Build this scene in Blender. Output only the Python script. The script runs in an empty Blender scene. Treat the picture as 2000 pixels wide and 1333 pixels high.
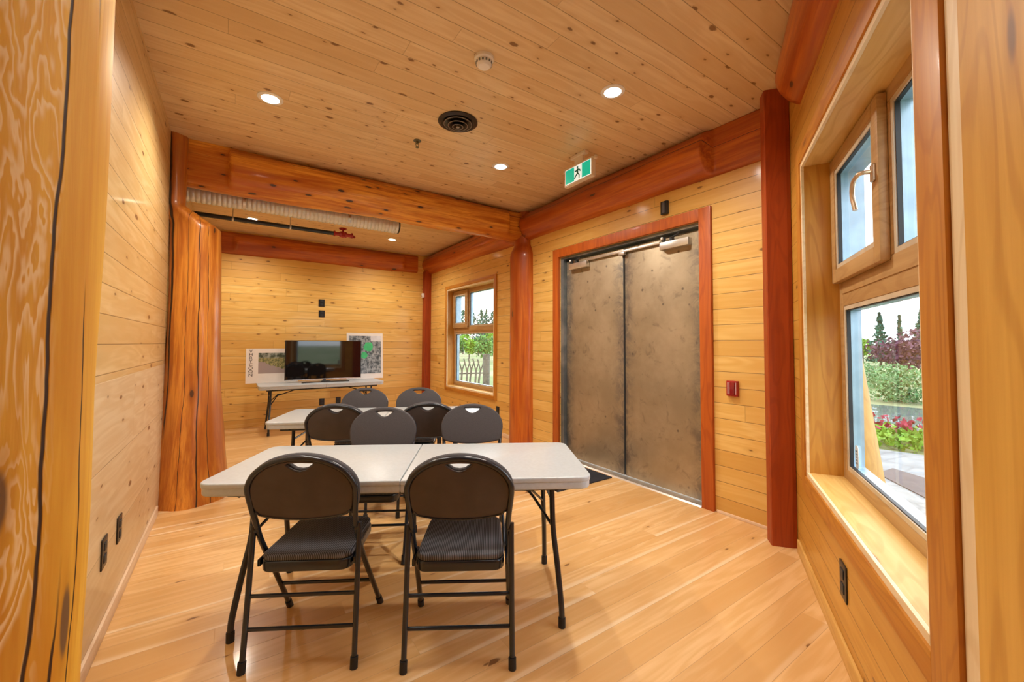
import bpy, bmesh, math, random
from mathutils import Vector, Matrix, noise
random.seed(7)
scn = bpy.context.scene
COL = scn.collection
R = math.radians
# ------------------------------------------------------------------ room constants (metres)
H = 3.193                      # ceiling
XL, XR = -0.485, 3.33          # left wall, door wall
YB = 8.0                       # back wall
AC = R(60.08)                  # direction of the window wall (from +y towards +x)
CD = Vector((math.sin(AC), math.cos(AC), 0)); ND = Vector((math.cos(AC), -math.sin(AC), 0))
NW = 0.5134                    # distance of the window wall
YC = (XR*ND.x-NW)/-ND.y        # y of the corner between door wall and window wall
def wpt(c, n, z): return CD*c+ND*n+Vector((0, 0, z))
WROT = math.pi/2-AC            # z rotation that turns local +x into CD (local -y is ND)

# ------------------------------------------------------------------ node helper
class NT:
    def __init__(s, name):
        s.m = bpy.data.materials.new(name); s.m.use_nodes = True
        s.t = s.m.node_tree; s.t.nodes.clear()
        s.out = s.n('ShaderNodeOutputMaterial')
    def n(s, k): return s.t.nodes.new(k)
    def put(s, sock, v):
        if isinstance(v, bpy.types.NodeSocket): s.t.links.new(v, sock)
        elif v is not None:
            if isinstance(v, (tuple, list)) and len(v) == 3 and sock.type == 'RGBA': v = (*v, 1)
            sock.default_value = v
    def math(s, op, a, b=None, c=None, clamp=False):
        n = s.n('ShaderNodeMath'); n.operation = op; n.use_clamp = clamp
        for i, v in enumerate((a, b, c)):
            if v is not None: s.put(n.inputs[i], v)
        return n.outputs[0]
    def sep(s, v):
        n = s.n('ShaderNodeSeparateXYZ'); s.put(n.inputs[0], v); return n.outputs
    def comb(s, x=0., y=0., z=0.):
        n = s.n('ShaderNodeCombineXYZ')
        for i, v in enumerate((x, y, z)): s.put(n.inputs[i], v)
        return n.outputs[0]
    def coord(s): return s.n('ShaderNodeTexCoord').outputs['Object']
    def noise(s, v, scale=1., detail=2., rough=.5, dist=0.):
        n = s.n('ShaderNodeTexNoise'); s.put(n.inputs['Vector'], v)
        for k, x in (('Scale', scale), ('Detail', detail), ('Roughness', rough), ('Distortion', dist)): s.put(n.inputs[k], x)
        return n.outputs[0]
    def white(s, v, dim='1D'):
        n = s.n('ShaderNodeTexWhiteNoise'); n.noise_dimensions = dim
        s.put(n.inputs['W'] if dim == '1D' else n.inputs['Vector'], v); return n.outputs['Value']
    def voro(s, v, scale=1., rnd=1., dim='3D'):
        n = s.n('ShaderNodeTexVoronoi'); n.voronoi_dimensions = dim; s.put(n.inputs['Vector'], v); s.put(n.inputs['Scale'], scale)
        s.put(n.inputs['Randomness'], rnd); return n.outputs['Distance'], n.outputs['Color']
    def ramp(s, f, lo, hi, a=0., b=1.):
        n = s.n('ShaderNodeMapRange'); n.interpolation_type = 'SMOOTHSTEP'
        for i, v in enumerate((f, lo, hi, a, b)): s.put(n.inputs[i], v)
        return n.outputs[0]
    def mix(s, f, a, b, mode='MIX'):
        n = s.n('ShaderNodeMix'); n.data_type = 'RGBA'; n.blend_type = mode
        s.put(n.inputs[0], f); s.put(n.inputs[6], a); s.put(n.inputs[7], b); return n.outputs[2]
    def bsdf(s, color, rough=.5, metal=0., spec=.5, coat=0., bump=None, bstr=.3, bdist=.01, emit=None, es=0.):
        n = s.n('ShaderNodeBsdfPrincipled')
        s.put(n.inputs['Base Color'], color); s.put(n.inputs['Roughness'], rough); s.put(n.inputs['Metallic'], metal)
        s.put(n.inputs['Specular IOR Level'], spec)
        if coat: s.put(n.inputs['Coat Weight'], coat); s.put(n.inputs['Coat Roughness'], .12)
        if emit: s.put(n.inputs['Emission Color'], emit); s.put(n.inputs['Emission Strength'], es)
        if bump is not None:
            b = s.n('ShaderNodeBump'); s.put(b.inputs['Height'], bump); s.put(b.inputs['Strength'], bstr); s.put(b.inputs['Distance'], bdist)
            s.t.links.new(b.outputs[0], n.inputs['Normal'])
        s.t.links.new(n.outputs[0], s.out.inputs[0]); return s.m

def plain(name, c, rough=.5, metal=0., spec=.5, coat=0., var=.12, vs=9.):
    t = NT(name); f = t.noise(t.coord(), vs, 3.)
    dark = tuple(x*(1-var) for x in c); lite = tuple(min(1, x*(1+var)) for x in c)
    return t.bsdf(t.mix(t.ramp(f, .3, .7), dark, lite), rough, metal, spec, coat)

def glow(name, c, s):
    t = NT(name); return t.bsdf(c, .4, emit=c, es=s)

def planks(name, la, wa, width, length, c1, c2, cd, knot=(.16, .06, .015), kden=.45, groove=.55, gw=.018,
           rough=.38, coat=.25, tone=.5, ksc=(3.2, 9.), off=0., gl=None, glw=0.):
    t = NT(name); xyz = t.sep(t.coord()); L, W = xyz[la], xyz[wa]
    ws = t.math('ADD', t.math('DIVIDE', W, width), off)
    wi = t.math('FLOOR', ws); wf = t.math('FRACT', ws)
    r1 = t.white(wi)
    ls = t.math('DIVIDE', t.math('ADD', L, t.math('MULTIPLY', r1, length*7)), length)
    li = t.math('FLOOR', ls); lf = t.math('FRACT', ls)
    r2 = t.white(t.comb(wi, li, 0.), '3D'); r3 = t.white(t.comb(li, wi, 5.), '3D')
    sh = t.math('MULTIPLY', r2, 30.)
    g1 = t.noise(t.comb(t.math('ADD', t.math('MULTIPLY', L, 1.1), sh), t.math('MULTIPLY', W, 26.), sh), 1., 5., .6, .5)
    g2 = t.noise(t.comb(t.math('ADD', t.math('MULTIPLY', L, .9), sh), t.math('MULTIPLY', W, 7.), sh), 1., 2., .5, .3)
    rings = t.math('SINE', t.math('MULTIPLY', g2, 46.))
    g = t.math('ADD', t.math('MULTIPLY', g1, .75), t.math('MULTIPLY', rings, .09))
    col = t.mix(t.ramp(g, .22, .62), c2, c1)
    col = t.mix(t.math('MULTIPLY', t.ramp(r2, .35, 1.), tone), col, t.mix(r3, cd, c2), 'MIX')
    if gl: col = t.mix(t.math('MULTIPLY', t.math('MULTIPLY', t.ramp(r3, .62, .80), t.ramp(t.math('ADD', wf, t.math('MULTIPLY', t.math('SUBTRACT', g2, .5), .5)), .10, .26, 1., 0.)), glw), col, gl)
    kv = t.comb(t.math('ADD', t.math('MULTIPLY', L, ksc[0]), sh), t.math('MULTIPLY', W, ksc[1]), 0.)
    kd, kc = t.voro(kv, 1., 1., '2D')
    kr = t.sep(kc)
    sz = t.math('MULTIPLY', t.math('POWER', kr[1], 3.), .085)
    kd = t.math('ADD', kd, t.math('MULTIPLY', t.math('SUBTRACT', t.noise(kv, 9., 2.), .5), .10))
    km = t.math('MULTIPLY', t.ramp(kd, t.math('ADD', sz, .012), t.math('ADD', sz, .075), 1., 0.), t.math('LESS_THAN', kr[0], kden))
    halo = t.math('MULTIPLY', t.ramp(kd, .05, .30, .35, 0.), t.math('LESS_THAN', kr[0], kden))
    col = t.mix(halo, col, cd)
    col = t.mix(t.math('MULTIPLY', km, .85), col, knot)
    e = t.math('MINIMUM', wf, t.math('SUBTRACT', 1., wf))
    ge = t.ramp(e, gw*.4, gw*1.5, 1., 0.)
    le = t.math('MINIMUM', lf, t.math('SUBTRACT', 1., lf))
    gj = t.ramp(t.math('MULTIPLY', le, length/width), gw*.3, gw, 1., 0.)
    gg = t.math('MAXIMUM', ge, t.math('MULTIPLY', gj, .6))
    col = t.mix(t.math('MULTIPLY', gg, groove), col, tuple(x*.22 for x in cd))
    hgt = t.math('SUBTRACT', t.math('MULTIPLY', g1, .12), gg)
    return t.bsdf(col, t.math('ADD', rough, t.math('MULTIPLY', g1, .1)), coat=coat, bump=hgt, bstr=.35, bdist=.006)

def logmat(name, c1, c2, cd, flame=0., cl=None, cracks=((.4, .012),), kden=.3, kcol=(.05, .02, .01), rough=.32, coat=.3, zs=.7, fa=None, ksize=1., kz=2.6, kt=1.3):
    t = NT(name); co = t.coord(); x, y, z = t.sep(co)
    ang = t.math('ARCTAN2', y, x)
    g = t.noise(t.comb(t.math('MULTIPLY', x, 34.), t.math('MULTIPLY', y, 34.), t.math('MULTIPLY', z, 1.6)), 1., 5., .65, .4)
    b = t.noise(t.comb(t.math('MULTIPLY', x, 4.), t.math('MULTIPLY', y, 4.), t.math('MULTIPLY', z, zs)), 1., 3.)
    col = t.mix(t.ramp(g, .34, .66), c2, c1)
    col = t.mix(t.math('MULTIPLY', t.ramp(b, .38, .68), .8), col, cd)
    g2 = t.noise(t.comb(t.math('MULTIPLY', x, 14.), t.math('MULTIPLY', y, 14.), t.math('MULTIPLY', z, .9)), 1., 4., .6, .6)
    col = t.mix(t.math('MULTIPLY', t.ramp(g2, .5, .66), .65), col, cd)
    if flame:
        fn = t.noise(t.comb(t.math('MULTIPLY', x, 9.), t.math('MULTIPLY', y, 9.), t.math('MULTIPLY', z, 2.2)), 1., 4., .5, .5)
        fr = t.math('FRACT', t.math('MULTIPLY', fn, 16.))
        fl = t.math('MULTIPLY', t.math('MULTIPLY', t.ramp(fr, .35, .85), t.ramp(fr, .86, 1., 1., 0.)), t.ramp(t.noise(t.comb(3., 0., t.math('MULTIPLY', z, .9)), 1.6, 2.), .36, .56))
        fm = t.math('ADD', ang, t.math('MULTIPLY', t.math('SUBTRACT', b, .5), .9))
        col = t.mix(t.math('MULTIPLY', t.math('MULTIPLY', fl, t.ramp(fm, fa-.12, fa+.08, 1., 0.)), flame), col, cl)
    wob = t.math('SUBTRACT', t.noise(t.comb(0., 0., t.math('MULTIPLY', z, 1.5)), 1., 4.), .5)
    ck = None
    for cr in cracks:
        a0, w = cr[:2]; sl = cr[2] if len(cr) > 2 else 0.; zm = cr[3] if len(cr) > 3 else None
        av = t.math('SUBTRACT', ang, t.math('MULTIPLY', t.math('SUBTRACT', z, 1.4), sl))
        d = t.math('ABSOLUTE', t.math('SUBTRACT', t.math('ADD', av, t.math('MULTIPLY', wob, .32)), a0))
        m = t.ramp(d, w*.5, w*1.3, 1., 0.)
        m = t.math('MULTIPLY', m, t.ramp(z, zm-.2, zm, 1., 0.) if zm else t.ramp(t.noise(t.comb(a0*9, 3.3, z), .9, 1.), .30, .40))
        ck = m if ck is None else t.math('MAXIMUM', ck, m)
    kd, kc = t.voro(t.comb(t.math('MULTIPLY', ang, kt), t.math('MULTIPLY', z, kz), 0.), 1., 1., '2D')
    kr = t.sep(kc)
    on = t.math('LESS_THAN', kr[0], kden)
    sz = t.math('MULTIPLY', kr[1], .07)
    halo = t.math('MULTIPLY', t.ramp(kd, .05, .3, .55, 0.), on)
    km = t.math('MULTIPLY', t.ramp(kd, t.math('ADD', sz, .03*ksize), t.math('ADD', sz, .07*ksize), 1., 0.), on)
    col = t.mix(halo, col, tuple(v*.75 for v in cd)); col = t.mix(t.math('MULTIPLY', km, .9), col, kcol)
    hgt = t.math('MULTIPLY', g, .15)
    if ck is not None:
        col = t.mix(ck, col, (.035, .012, .004)); hgt = t.math('SUBTRACT', hgt, ck)
    return t.bsdf(col, t.math('ADD', rough, t.math('MULTIPLY', g, .12)), coat=coat, bump=hgt, bstr=.4, bdist=.012)

def board(name, la, c1, c2, cd, knot=(.2, .08, .02), kden=.25, rough=.5, coat=.04, fine=30.):
    t = NT(name); co = t.coord(); s = list(t.sep(co))
    k = [fine, fine, fine]; k[la] = 1.2
    g = t.noise(t.comb(*[t.math('MULTIPLY', s[i], k[i]) for i in range(3)]), 1., 5., .6, .5)
    k2 = [5., 5., 5.]; k2[la] = .8
    b = t.noise(t.comb(*[t.math('MULTIPLY', s[i], k2[i]) for i in range(3)]), 1., 2., .5, .4)
    rings = t.ramp(t.math('SINE', t.math('MULTIPLY', b, 60.)), .2, 1.)
    col = t.mix(t.ramp(g, .25, .75), c2, c1)
    col = t.mix(t.math('MULTIPLY', rings, .4), col, cd)
    k3 = [9., 9., 9.]; k3[la] = 2.2
    kd, kc = t.voro(t.comb(*[t.math('MULTIPLY', s[i], k3[i]) for i in range(3)]), 1.)
    kr = t.sep(kc)
    on = t.math('LESS_THAN', kr[0], kden)
    col = t.mix(t.math('MULTIPLY', t.ramp(kd, .1, .35, .5, 0.), on), col, cd)
    col = t.mix(t.math('MULTIPLY', t.ramp(kd, .08, .16, .85, 0.), on), col, knot)
    return t.bsdf(col, rough, coat=coat, bump=g, bstr=.12, bdist=.004)

# ------------------------------------------------------------------ materials
M = {}
pine1, pine2, pined = (.84, .575, .19), (.75, .455, .115), (.58, .29, .05)
M['wall_y'] = planks('pine wall boards along y', 1, 2, .1285, 3.1, pine1, pine2, pined, kden=.28, tone=.75, groove=.75)
M['wall_x'] = planks('pine wall boards along x', 0, 2, .1285, 3.3, pine1, pine2, pined, kden=.36, tone=.75, groove=.7)
M['wall_w'] = planks('amber wall boards', 0, 2, .1285, 3.4, (.70, .39, .075), (.60, .30, .04), (.45, .18, .018), kden=.15)
M['wall_l'] = planks('left wall boards', 1, 2, .137, 3.3, (.76, .55, .27), (.64, .42, .165), (.50, .29, .09), kden=.2, coat=.35)
M['wain'] = planks('pale lower wall boards', 1, 2, .40, 4.1, (.78, .63, .40), (.66, .48, .26), (.54, .35, .16), kden=.3, groove=.3, gw=.006)
M['ceil'] = planks('ceiling boards', 0, 1, .137, 3.8, (.80, .64, .40), (.70, .515, .285), (.55, .35, .15), kden=.42, ksc=(4.6, 8.), groove=.6, gw=.015, tone=.65)
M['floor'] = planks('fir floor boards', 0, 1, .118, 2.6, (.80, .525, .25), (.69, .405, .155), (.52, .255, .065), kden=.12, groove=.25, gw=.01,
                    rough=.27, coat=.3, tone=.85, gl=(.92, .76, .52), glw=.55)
redc = ((.60, .165, .014), (.44, .085, .006), (.30, .045, .003))
M['log_red'] = logmat('red stained log', *redc, cracks=((-2.75, .02),), kden=.10)
M['log_red2'] = logmat('red stained post log', *redc, cracks=(), kden=.06)
M['log_mid'] = logmat('amber beam log', (.90, .45, .06), (.58, .18, .012), (.42, .09, .005), cracks=((2.9, .012), (-2.2, .01)), kden=.42, kcol=(.02, .012, .012), ksize=1.3, kz=3.6, kt=2.)
M['log_post'] = logmat('chestnut post log', (.72, .29, .036), (.48, .14, .013), (.32, .075, .006), cracks=((-2.45, .05), (-1.35, .02), (-1.0, .012), (-1.8, .010)), kden=.08)
M['log_near'] = logmat('honey post log', (.84, .52, .06), (.72, .37, .028), (.56, .23, .01), flame=.75, cl=(.92, .76, .45), rough=.5, coat=.0, fa=-.56,
                       cracks=((-.60, .017, .17), (-.21, .011, .05), (-.42, .015, .12, 1.0)), kden=.34, kcol=(.14, .08, .04), ksize=1.6, kz=2.2, kt=2.2)
M['timber_red'] = board('red stained timber', 2, (.40, .065, .008), (.31, .042, .005), (.24, .03, .004), kden=.06)
M['tenon'] = board('dark stained cut face', 0, (.24, .05, .008), (.18, .032, .005), (.12, .02, .004), kden=.05)
M['trim_red_y'] = board('red brown door trim', 2, (.52, .12, .01), (.42, .08, .006), (.30, .05, .004), kden=.2)
M['trim_or'] = board('orange brown casing', 2, (.57, .25, .028), (.48, .18, .016), (.36, .11, .008), kden=.15)
M['trim_orx'] = board('orange brown casing lengthwise', 0, (.57, .25, .028), (.48, .18, .016), (.36, .11, .008), kden=.15)
M['trim_ory'] = board('orange brown far casing', 1, (.46, .15, .02), (.38, .10, .012), (.30, .07, .008), kden=.1)
M['jamb'] = board('window jamb board', 2, (.60, .31, .045), (.50, .22, .025), (.38, .14, .01), kden=.3)
M['jambx'] = board('window sill board', 0, (.74, .50, .18), (.64, .38, .10), (.52, .27, .05), kden=.3)
M['jamby'] = board('far window sill board', 1, (.74, .50, .18), (.64, .38, .10), (.52, .27, .05), kden=.3)
M['pale_edge'] = board('pale sanded edge', 2, (.80, .66, .42), (.74, .57, .32), (.62, .44, .20), kden=.12, knot=(.16, .12, .10))
M['pale_edgex'] = board('pale sanded edge lengthwise', 0, (.85, .72, .48), (.78, .63, .38), (.66, .48, .24), kden=.05)
M['near_board'] = board('honey timber board', 2, (.70, .41, .075), (.58, .30, .04), (.44, .19, .015), kden=.3, knot=(.18, .09, .04), fine=22.)
M['sash'] = board('window frame wood', 0, (.50, .31, .13), (.42, .245, .095), (.34, .18, .06), kden=.02, rough=.45)
M['sash_pale'] = plain('pale window bead', (.56, .47, .34), .4)
M['spacer'] = plain('blue grey glazing spacer', (.30, .45, .58), .25, .3)
M['gasket'] = plain('black gasket', (.02, .025, .03), .5)
M['brass'] = plain('champagne metal', (.66, .52, .36), .3, .7)
M['base'] = board('pale baseboard', 1, (.80, .62, .44), (.74, .54, .36), (.62, .42, .24), kden=.03)
M['basex'] = board('amber baseboard', 0, (.74, .46, .14), (.66, .37, .09), (.55, .28, .05), kden=.03)
M['black'] = plain('black plastic', (.012, .012, .014), .35)
M['blackm'] = plain('black enamel tube', (.008, .014, .024), .26, .0, .5, .25)
M['rubber'] = plain('black rubber', (.012, .012, .013), .6)
M['shell'] = plain('black brown vinyl', (.062, .050, .047), .5, 0, .4)
M['mat'] = plain('charcoal carpet', (.015, .016, .025), .95)
M['white'] = plain('white plastic', (.80, .80, .80), .4, var=.03)
M['table'] = plain('light grey table plastic', (.46, .50, .525), .28, var=.04, vs=60.)
M['galv'] = plain('galvanised steel', (.60, .62, .64), .28, 1., var=.3, vs=14.)
M['alu'] = plain('aluminium', (.72, .70, .66), .35, .9, var=.1)
M['chrome'] = plain('silver', (.70, .70, .72), .2, 1.)
M['red'] = plain('red enamel', (.35, .015, .015), .3)
M['redlens'] = plain('dark red lens', (.25, .008, .012), .15, coat=.6)
M['bulb'] = glow('downlight lens', (1., .90, .72), 18.)
M['tv'] = plain('tv screen glass', (.004, .004, .005), .04, 0., .8, var=0.)
M['paper'] = plain('white poster board', (.82, .78, .74), .6, var=.02)
M['ink'] = plain('black print', (.03, .025, .03), .6)
t = NT('ceiling diffuser metal'); M['diff'] = t.bsdf((.03, .022, .02), .4, .3)
M['diffrim'] = plain('diffuser pale rim', (.30, .28, .26), .35, .7)  # paler metal for the cone rims and the knob
# steel door leaf, mottled
t = NT('mottled steel'); co = t.coord()
a = t.noise(co, 1.6, 5., .65); b = t.noise(co, 7., 5., .7, .8); kd, kc = t.voro(co, 9.)
col = t.mix(t.ramp(a, .3, .7), (.33, .26, .165), (.46, .37, .25))
col = t.mix(t.math('MULTIPLY', t.ramp(b, .54, .68), .45), col, (.15, .115, .085))
col = t.mix(t.math('MULTIPLY', t.ramp(kd, .05, .16, 1., 0.), t.math('MULTIPLY', t.math('LESS_THAN', t.sep(kc)[0], .25), .7)), col, (.07, .055, .05))
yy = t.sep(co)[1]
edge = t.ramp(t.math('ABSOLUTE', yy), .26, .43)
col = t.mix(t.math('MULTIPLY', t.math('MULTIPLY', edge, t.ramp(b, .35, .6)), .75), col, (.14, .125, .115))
M['door'] = t.bsdf(col, .42, .45, .5)
t = NT('steel door jamb'); a = t.noise(t.coord(), 4., 4.)
M['djamb'] = t.bsdf(t.mix(t.ramp(a, .35, .65), (.16, .20, .23), (.32, .36, .39)), .35, .6)
# striped seat fabric
t = NT('pinstripe fabric'); x, y, z = t.sep(t.coord())
st = t.math('FRACT', t.math('DIVIDE', x, .0078))
m = t.math('MULTIPLY', t.ramp(t.math('ABSOLUTE', t.math('SUBTRACT', st, .5)), .18, .30, 1., 0.), .9)
M['seatfab'] = t.bsdf(t.mix(m, (.012, .013, .018), (.17, .18, .21)), .6)
t = NT('charcoal fabric'); a = t.noise(t.coord(), 260., 2.)
M['backfab'] = t.bsdf(t.mix(a, (.030, .028, .032), (.085, .08, .088)), .8)
# glass
t = NT('window glass'); fr = t.n('ShaderNodeFresnel'); fr.inputs[0].default_value = 1.4
tr = t.n('ShaderNodeBsdfTransparent'); gs = t.n('ShaderNodeBsdfGlossy'); gs.inputs['Roughness'].default_value = .02
mx = t.n('ShaderNodeMixShader'); t.t.links.new(t.math('MULTIPLY', fr.outputs[0], .22), mx.inputs[0]); t.t.links.new(tr.outputs[0], mx.inputs[1])
t.t.links.new(gs.outputs[0], mx.inputs[2]); t.t.links.new(mx.outputs[0], t.out.inputs[0]); M['glass'] = t.m
# flexible duct foil
t = NT('foil duct'); a = t.noise(t.coord(), 40., 3.)
M['foil'] = t.bsdf(t.mix(a, (.58, .66, .74), (.82, .90, .98)), .2, .35)
# posters
t = NT('landscape print'); x, y, z = t.sep(t.coord()); n1 = t.noise(t.coord(), 14., 4.); n2 = t.noise(t.coord(), 34., 3.)
slope = t.math('ADD', z, t.math('ADD', t.math('MULTIPLY', x, .42), t.math('MULTIPLY', t.math('SUBTRACT', n1, .5), .10)))
col = t.mix(t.ramp(n2, .35, .65), (.10, .12, .04), (.40, .36, .15))
col = t.mix(t.ramp(z, .06, .11), col, t.mix(t.ramp(n1, .4, .6), (.05, .07, .04), (.35, .38, .33)))
col = t.mix(t.ramp(slope, -.05, -.03, 1., 0.), col, (.36, .29, .28)); M['photo'] = t.bsdf(col, .5)
t = NT('aerial map print'); co = t.coord(); x, y, z = t.sep(co); n1 = t.noise(co, 16., 5., .7); kd, kc = t.voro(co, 15.)
col = t.mix(t.ramp(n1, .38, .62), (.05, .07, .085), (.38, .42, .45))
col = t.mix(t.math('MULTIPLY', t.ramp(kd, .02, .07, 1., 0.), .4), col, (.7, .72, .75))
M['map'] = t.bsdf(col, .5)
M['mapgreen'] = plain('bright green print', (.06, .52, .20), .6)
M['maplabel'] = plain('pale map legend', (.66, .68, .74), .6)
t = NT('exit sign green'); M['exitg'] = t.bsdf((.0, .55, .38), .4, emit=(.0, .60, .42), es=.45)
t = NT('exit sign white'); M['exitw'] = t.bsdf((.9, 1., .97), .4, emit=(.85, 1., .97), es=.55)
M['exitman'] = plain('exit pictogram green', (.01, .16, .10), .5)
M['exitbox'] = plain('exit sign housing', (.75, .68, .58), .4, var=.03)
# outdoors
def foliage(name, a, b, c, sc=2.):
    a, b, c = [tuple(v*.72 for v in q) for q in (a, b, c)]
    t = NT(name); co = t.coord(); n1 = t.noise(co, sc, 3.); n2 = t.noise(co, sc*6, 2.)
    col = t.mix(t.ramp(n1, .35, .65), a, b); col = t.mix(t.math('MULTIPLY', t.ramp(n2, .5, .7), .7), col, c)
    return t.bsdf(col, .7, spec=.2)
M['leaf_g'] = foliage('mid green leaves', (.06, .22, .05), (.16, .40, .10), (.30, .52, .2))
M['leaf_l'] = foliage('bright green leaves', (.14, .36, .03), (.26, .52, .06), (.38, .62, .16))
M['leaf_d'] = foliage('dark conifer needles', (.02, .12, .09), (.04, .20, .14), (.09, .26, .2))
M['leaf_p'] = foliage('purple leaves', (.09, .04, .08), (.17, .09, .14), (.26, .17, .22))
M['leaf_b'] = foliage('shrub leaves', (.06, .24, .09), (.20, .42, .16), (.52, .66, .42), 3.)
M['petal'] = foliage('crimson petals', (.26, .012, .05), (.36, .03, .08), (.45, .10, .14), 8.)
M['bark'] = foliage('grey bark', (.10, .09, .08), (.2, .18, .16), (.3, .28, .24), 6.)
M['stick'] = foliage('weathered wood', (.10, .11, .10), (.20, .20, .18), (.3, .3, .27), 6.)
t = NT('meadow'); co = t.coord(); a = t.noise(co, .25, 4.); b = t.noise(co, 9., 3.)
col = t.mix(t.ramp(a, .35, .65), (.12, .18, .06), (.30, .30, .17)); col = t.mix(t.math('MULTIPLY', b, .5), col, (.12, .20, .08)); M['meadow'] = t.bsdf(col, .9)
t = NT('stamped concrete'); co = t.coord(); kd, kc = t.voro(co, 2.2); a = t.noise(co, 5., 4.)
col = t.mix(t.ramp(a, .3, .7), (.16, .19, .205), (.23, .26, .275))
n = t.n('ShaderNodeTexVoronoi'); n.feature = 'DISTANCE_TO_EDGE'; t.put(n.inputs['Vector'], co); n.inputs['Scale'].default_value = 2.2
col = t.mix(t.math('MULTIPLY', t.ramp(n.outputs['Distance'], .01, .05, 1., 0.), .5), col, (.10, .12, .135)); M['patio'] = t.bsdf(col, .7)
t = NT('pond water'); a = t.noise(t.coord(), 3., 2.); M['water'] = t.bsdf((.10, .14, .16), .06, bump=a, bstr=.15, bdist=.03)
M['shadow'] = plain('dark soil', (.10, .09, .09), .9)  # flat dark colour for the shadow painted on the patio
M['pole_log'] = board('pale peeled pole', 2, (.42, .27, .06), (.36, .20, .04), (.27, .14, .02), kden=.1)

# ------------------------------------------------------------------ mesh helpers
def box(bm, c, s, bevel=0., rot=None):
    tb = bmesh.new(); bmesh.ops.create_cube(tb, size=1.)
    for v in tb.verts: v.co = Vector((v.co.x*s[0], v.co.y*s[1], v.co.z*s[2]))
    if bevel: bmesh.ops.bevel(tb, geom=tb.edges[:], offset=bevel, segments=2, affect='EDGES', profile=.6)
    mt = Matrix.Translation(c) @ (rot.to_4x4() if rot else Matrix())
    bmesh.ops.transform(tb, matrix=mt, verts=tb.verts)
    me = bpy.data.meshes.new('t'); tb.to_mesh(me); tb.free(); bm.from_mesh(me); bpy.data.meshes.remove(me)
def span(bm, a, b, bevel=0.):
    box(bm, [(a[i]+b[i])/2 for i in range(3)], [abs(b[i]-a[i]) for i in range(3)], bevel)
def tube(bm, pts, r, seg=10, closed=False, cap=True):
    P = [Vector(p) for p in pts]; n = len(P); rs = r if isinstance(r, (list, tuple)) else [r]*n
    up = None; rings = []
    for i in range(n):
        a = P[(i-1) % n] if (closed or i > 0) else P[i]; b = P[(i+1) % n] if (closed or i < n-1) else P[i]
        d = (b-a).normalized()
        if up is None:
            up = Vector((0, 0, 1)) if abs(d.z) < .9 else Vector((1, 0, 0))
        up = (up-d*up.dot(d)).normalized(); sd = d.cross(up)
        rings.append([bm.verts.new(P[i]+(up*math.cos(2*math.pi*k/seg)+sd*math.sin(2*math.pi*k/seg))*rs[i]) for k in range(seg)])
    for i in range(n if closed else n-1):
        A, B = rings[i], rings[(i+1) % n]
        for k in range(seg): bm.faces.new((A[k], A[(k+1) % seg], B[(k+1) % seg], B[k]))
    if cap and not closed:
        bm.faces.new(rings[0][::-1]); bm.faces.new(rings[-1])
def lathe(bm, prof, seg=28, c=(0, 0, 0)):
    rings = []
    for r, z in prof:
        rings.append([bm.verts.new((c[0]+r*math.cos(2*math.pi*k/seg), c[1]+r*math.sin(2*math.pi*k/seg), c[2]+z)) for k in range(seg)] if r > 1e-6
                     else [bm.verts.new((c[0], c[1], c[2]+z))])
    for A, B in zip(rings, rings[1:]):
        for k in range(seg):
            q = [A[k % len(A)], A[(k+1) % len(A)], B[(k+1) % len(B)], B[k % len(B)]]
            u = []
            for v in q:
                if v not in u: u.append(v)
            if len(u) > 2: bm.faces.new(u)
    if len(rings[0]) > 1: bm.faces.new(rings[0][::-1])
    if len(rings[-1]) > 1: bm.faces.new(rings[-1])
def prism(bm, poly, z0, z1):
    A = [bm.verts.new((x, y, z0)) for x, y in poly]; B = [bm.verts.new((x, y, z1)) for x, y in poly]
    n = len(poly)
    for i in range(n): bm.faces.new((A[i], A[(i+1) % n], B[(i+1) % n], B[i]))
    bm.faces.new(A[::-1]); bm.faces.new(B)
def smooth_path(pts, k=5):
    P = [Vector(p) for p in pts]; P = [P[0]*2-P[1]]+P+[P[-1]*2-P[-2]]; o = []
    for i in range(1, len(P)-2):
        for j in range(k):
            t = j/k; a, b, c, d = P[i-1:i+3]
            o.append(.5*((2*b)+(c-a)*t+(2*a-5*b+4*c-d)*t*t+(3*b-a-3*c+d)*t**3))
    o.append(P[-2]); return o
def obj(name, bm, mat, parent=None, smooth=True, loc=None, rot=None):
    bmesh.ops.recalc_face_normals(bm, faces=bm.faces)
    me = bpy.data.meshes.new(name); bm.to_mesh(me); bm.free()
    for m in (mat if isinstance(mat, list) else [mat]): me.materials.append(m)
    if smooth:
        me.polygons.foreach_set('use_smooth', [True]*len(me.polygons))
        try: me.set_sharp_from_angle(angle=R(40))
        except Exception: pass
    o = bpy.data.objects.new(name, me); COL.objects.link(o)
    if parent: o.parent = parent
    if loc is not None: o.location = loc
    if rot is not None: o.rotation_euler = rot
    return o
def tag(o, label, cat, group=None):
    o['label'] = label; o['category'] = cat
    if group: o['group'] = group
    return o
def thing(name, label, cat, loc=(0, 0, 0), rz=0., group=None):
    o = bpy.data.objects.new(name, None); COL.objects.link(o); o.empty_display_size = .1
    o.location = loc; o.rotation_euler = (0, 0, rz); return tag(o, label, cat, group)
def struct(o): o['kind'] = 'structure'; return o
def sroot(name, loc=(0, 0, 0), rz=0.):
    o = bpy.data.objects.new(name, None); COL.objects.link(o); o.location = loc; o.rotation_euler = (0, 0, rz); return struct(o)
def dup(root, loc, rz, label, group=None):
    r = root.copy(); COL.objects.link(r); r.location = loc; r.rotation_euler = (0, 0, rz); r['label'] = label
    if group: r['group'] = group
    for ch in list(root.children):
        c = ch.copy(); COL.objects.link(c); c.parent = r
        for g in list(ch.children):
            d = g.copy(); COL.objects.link(d); d.parent = c
    return r
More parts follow.
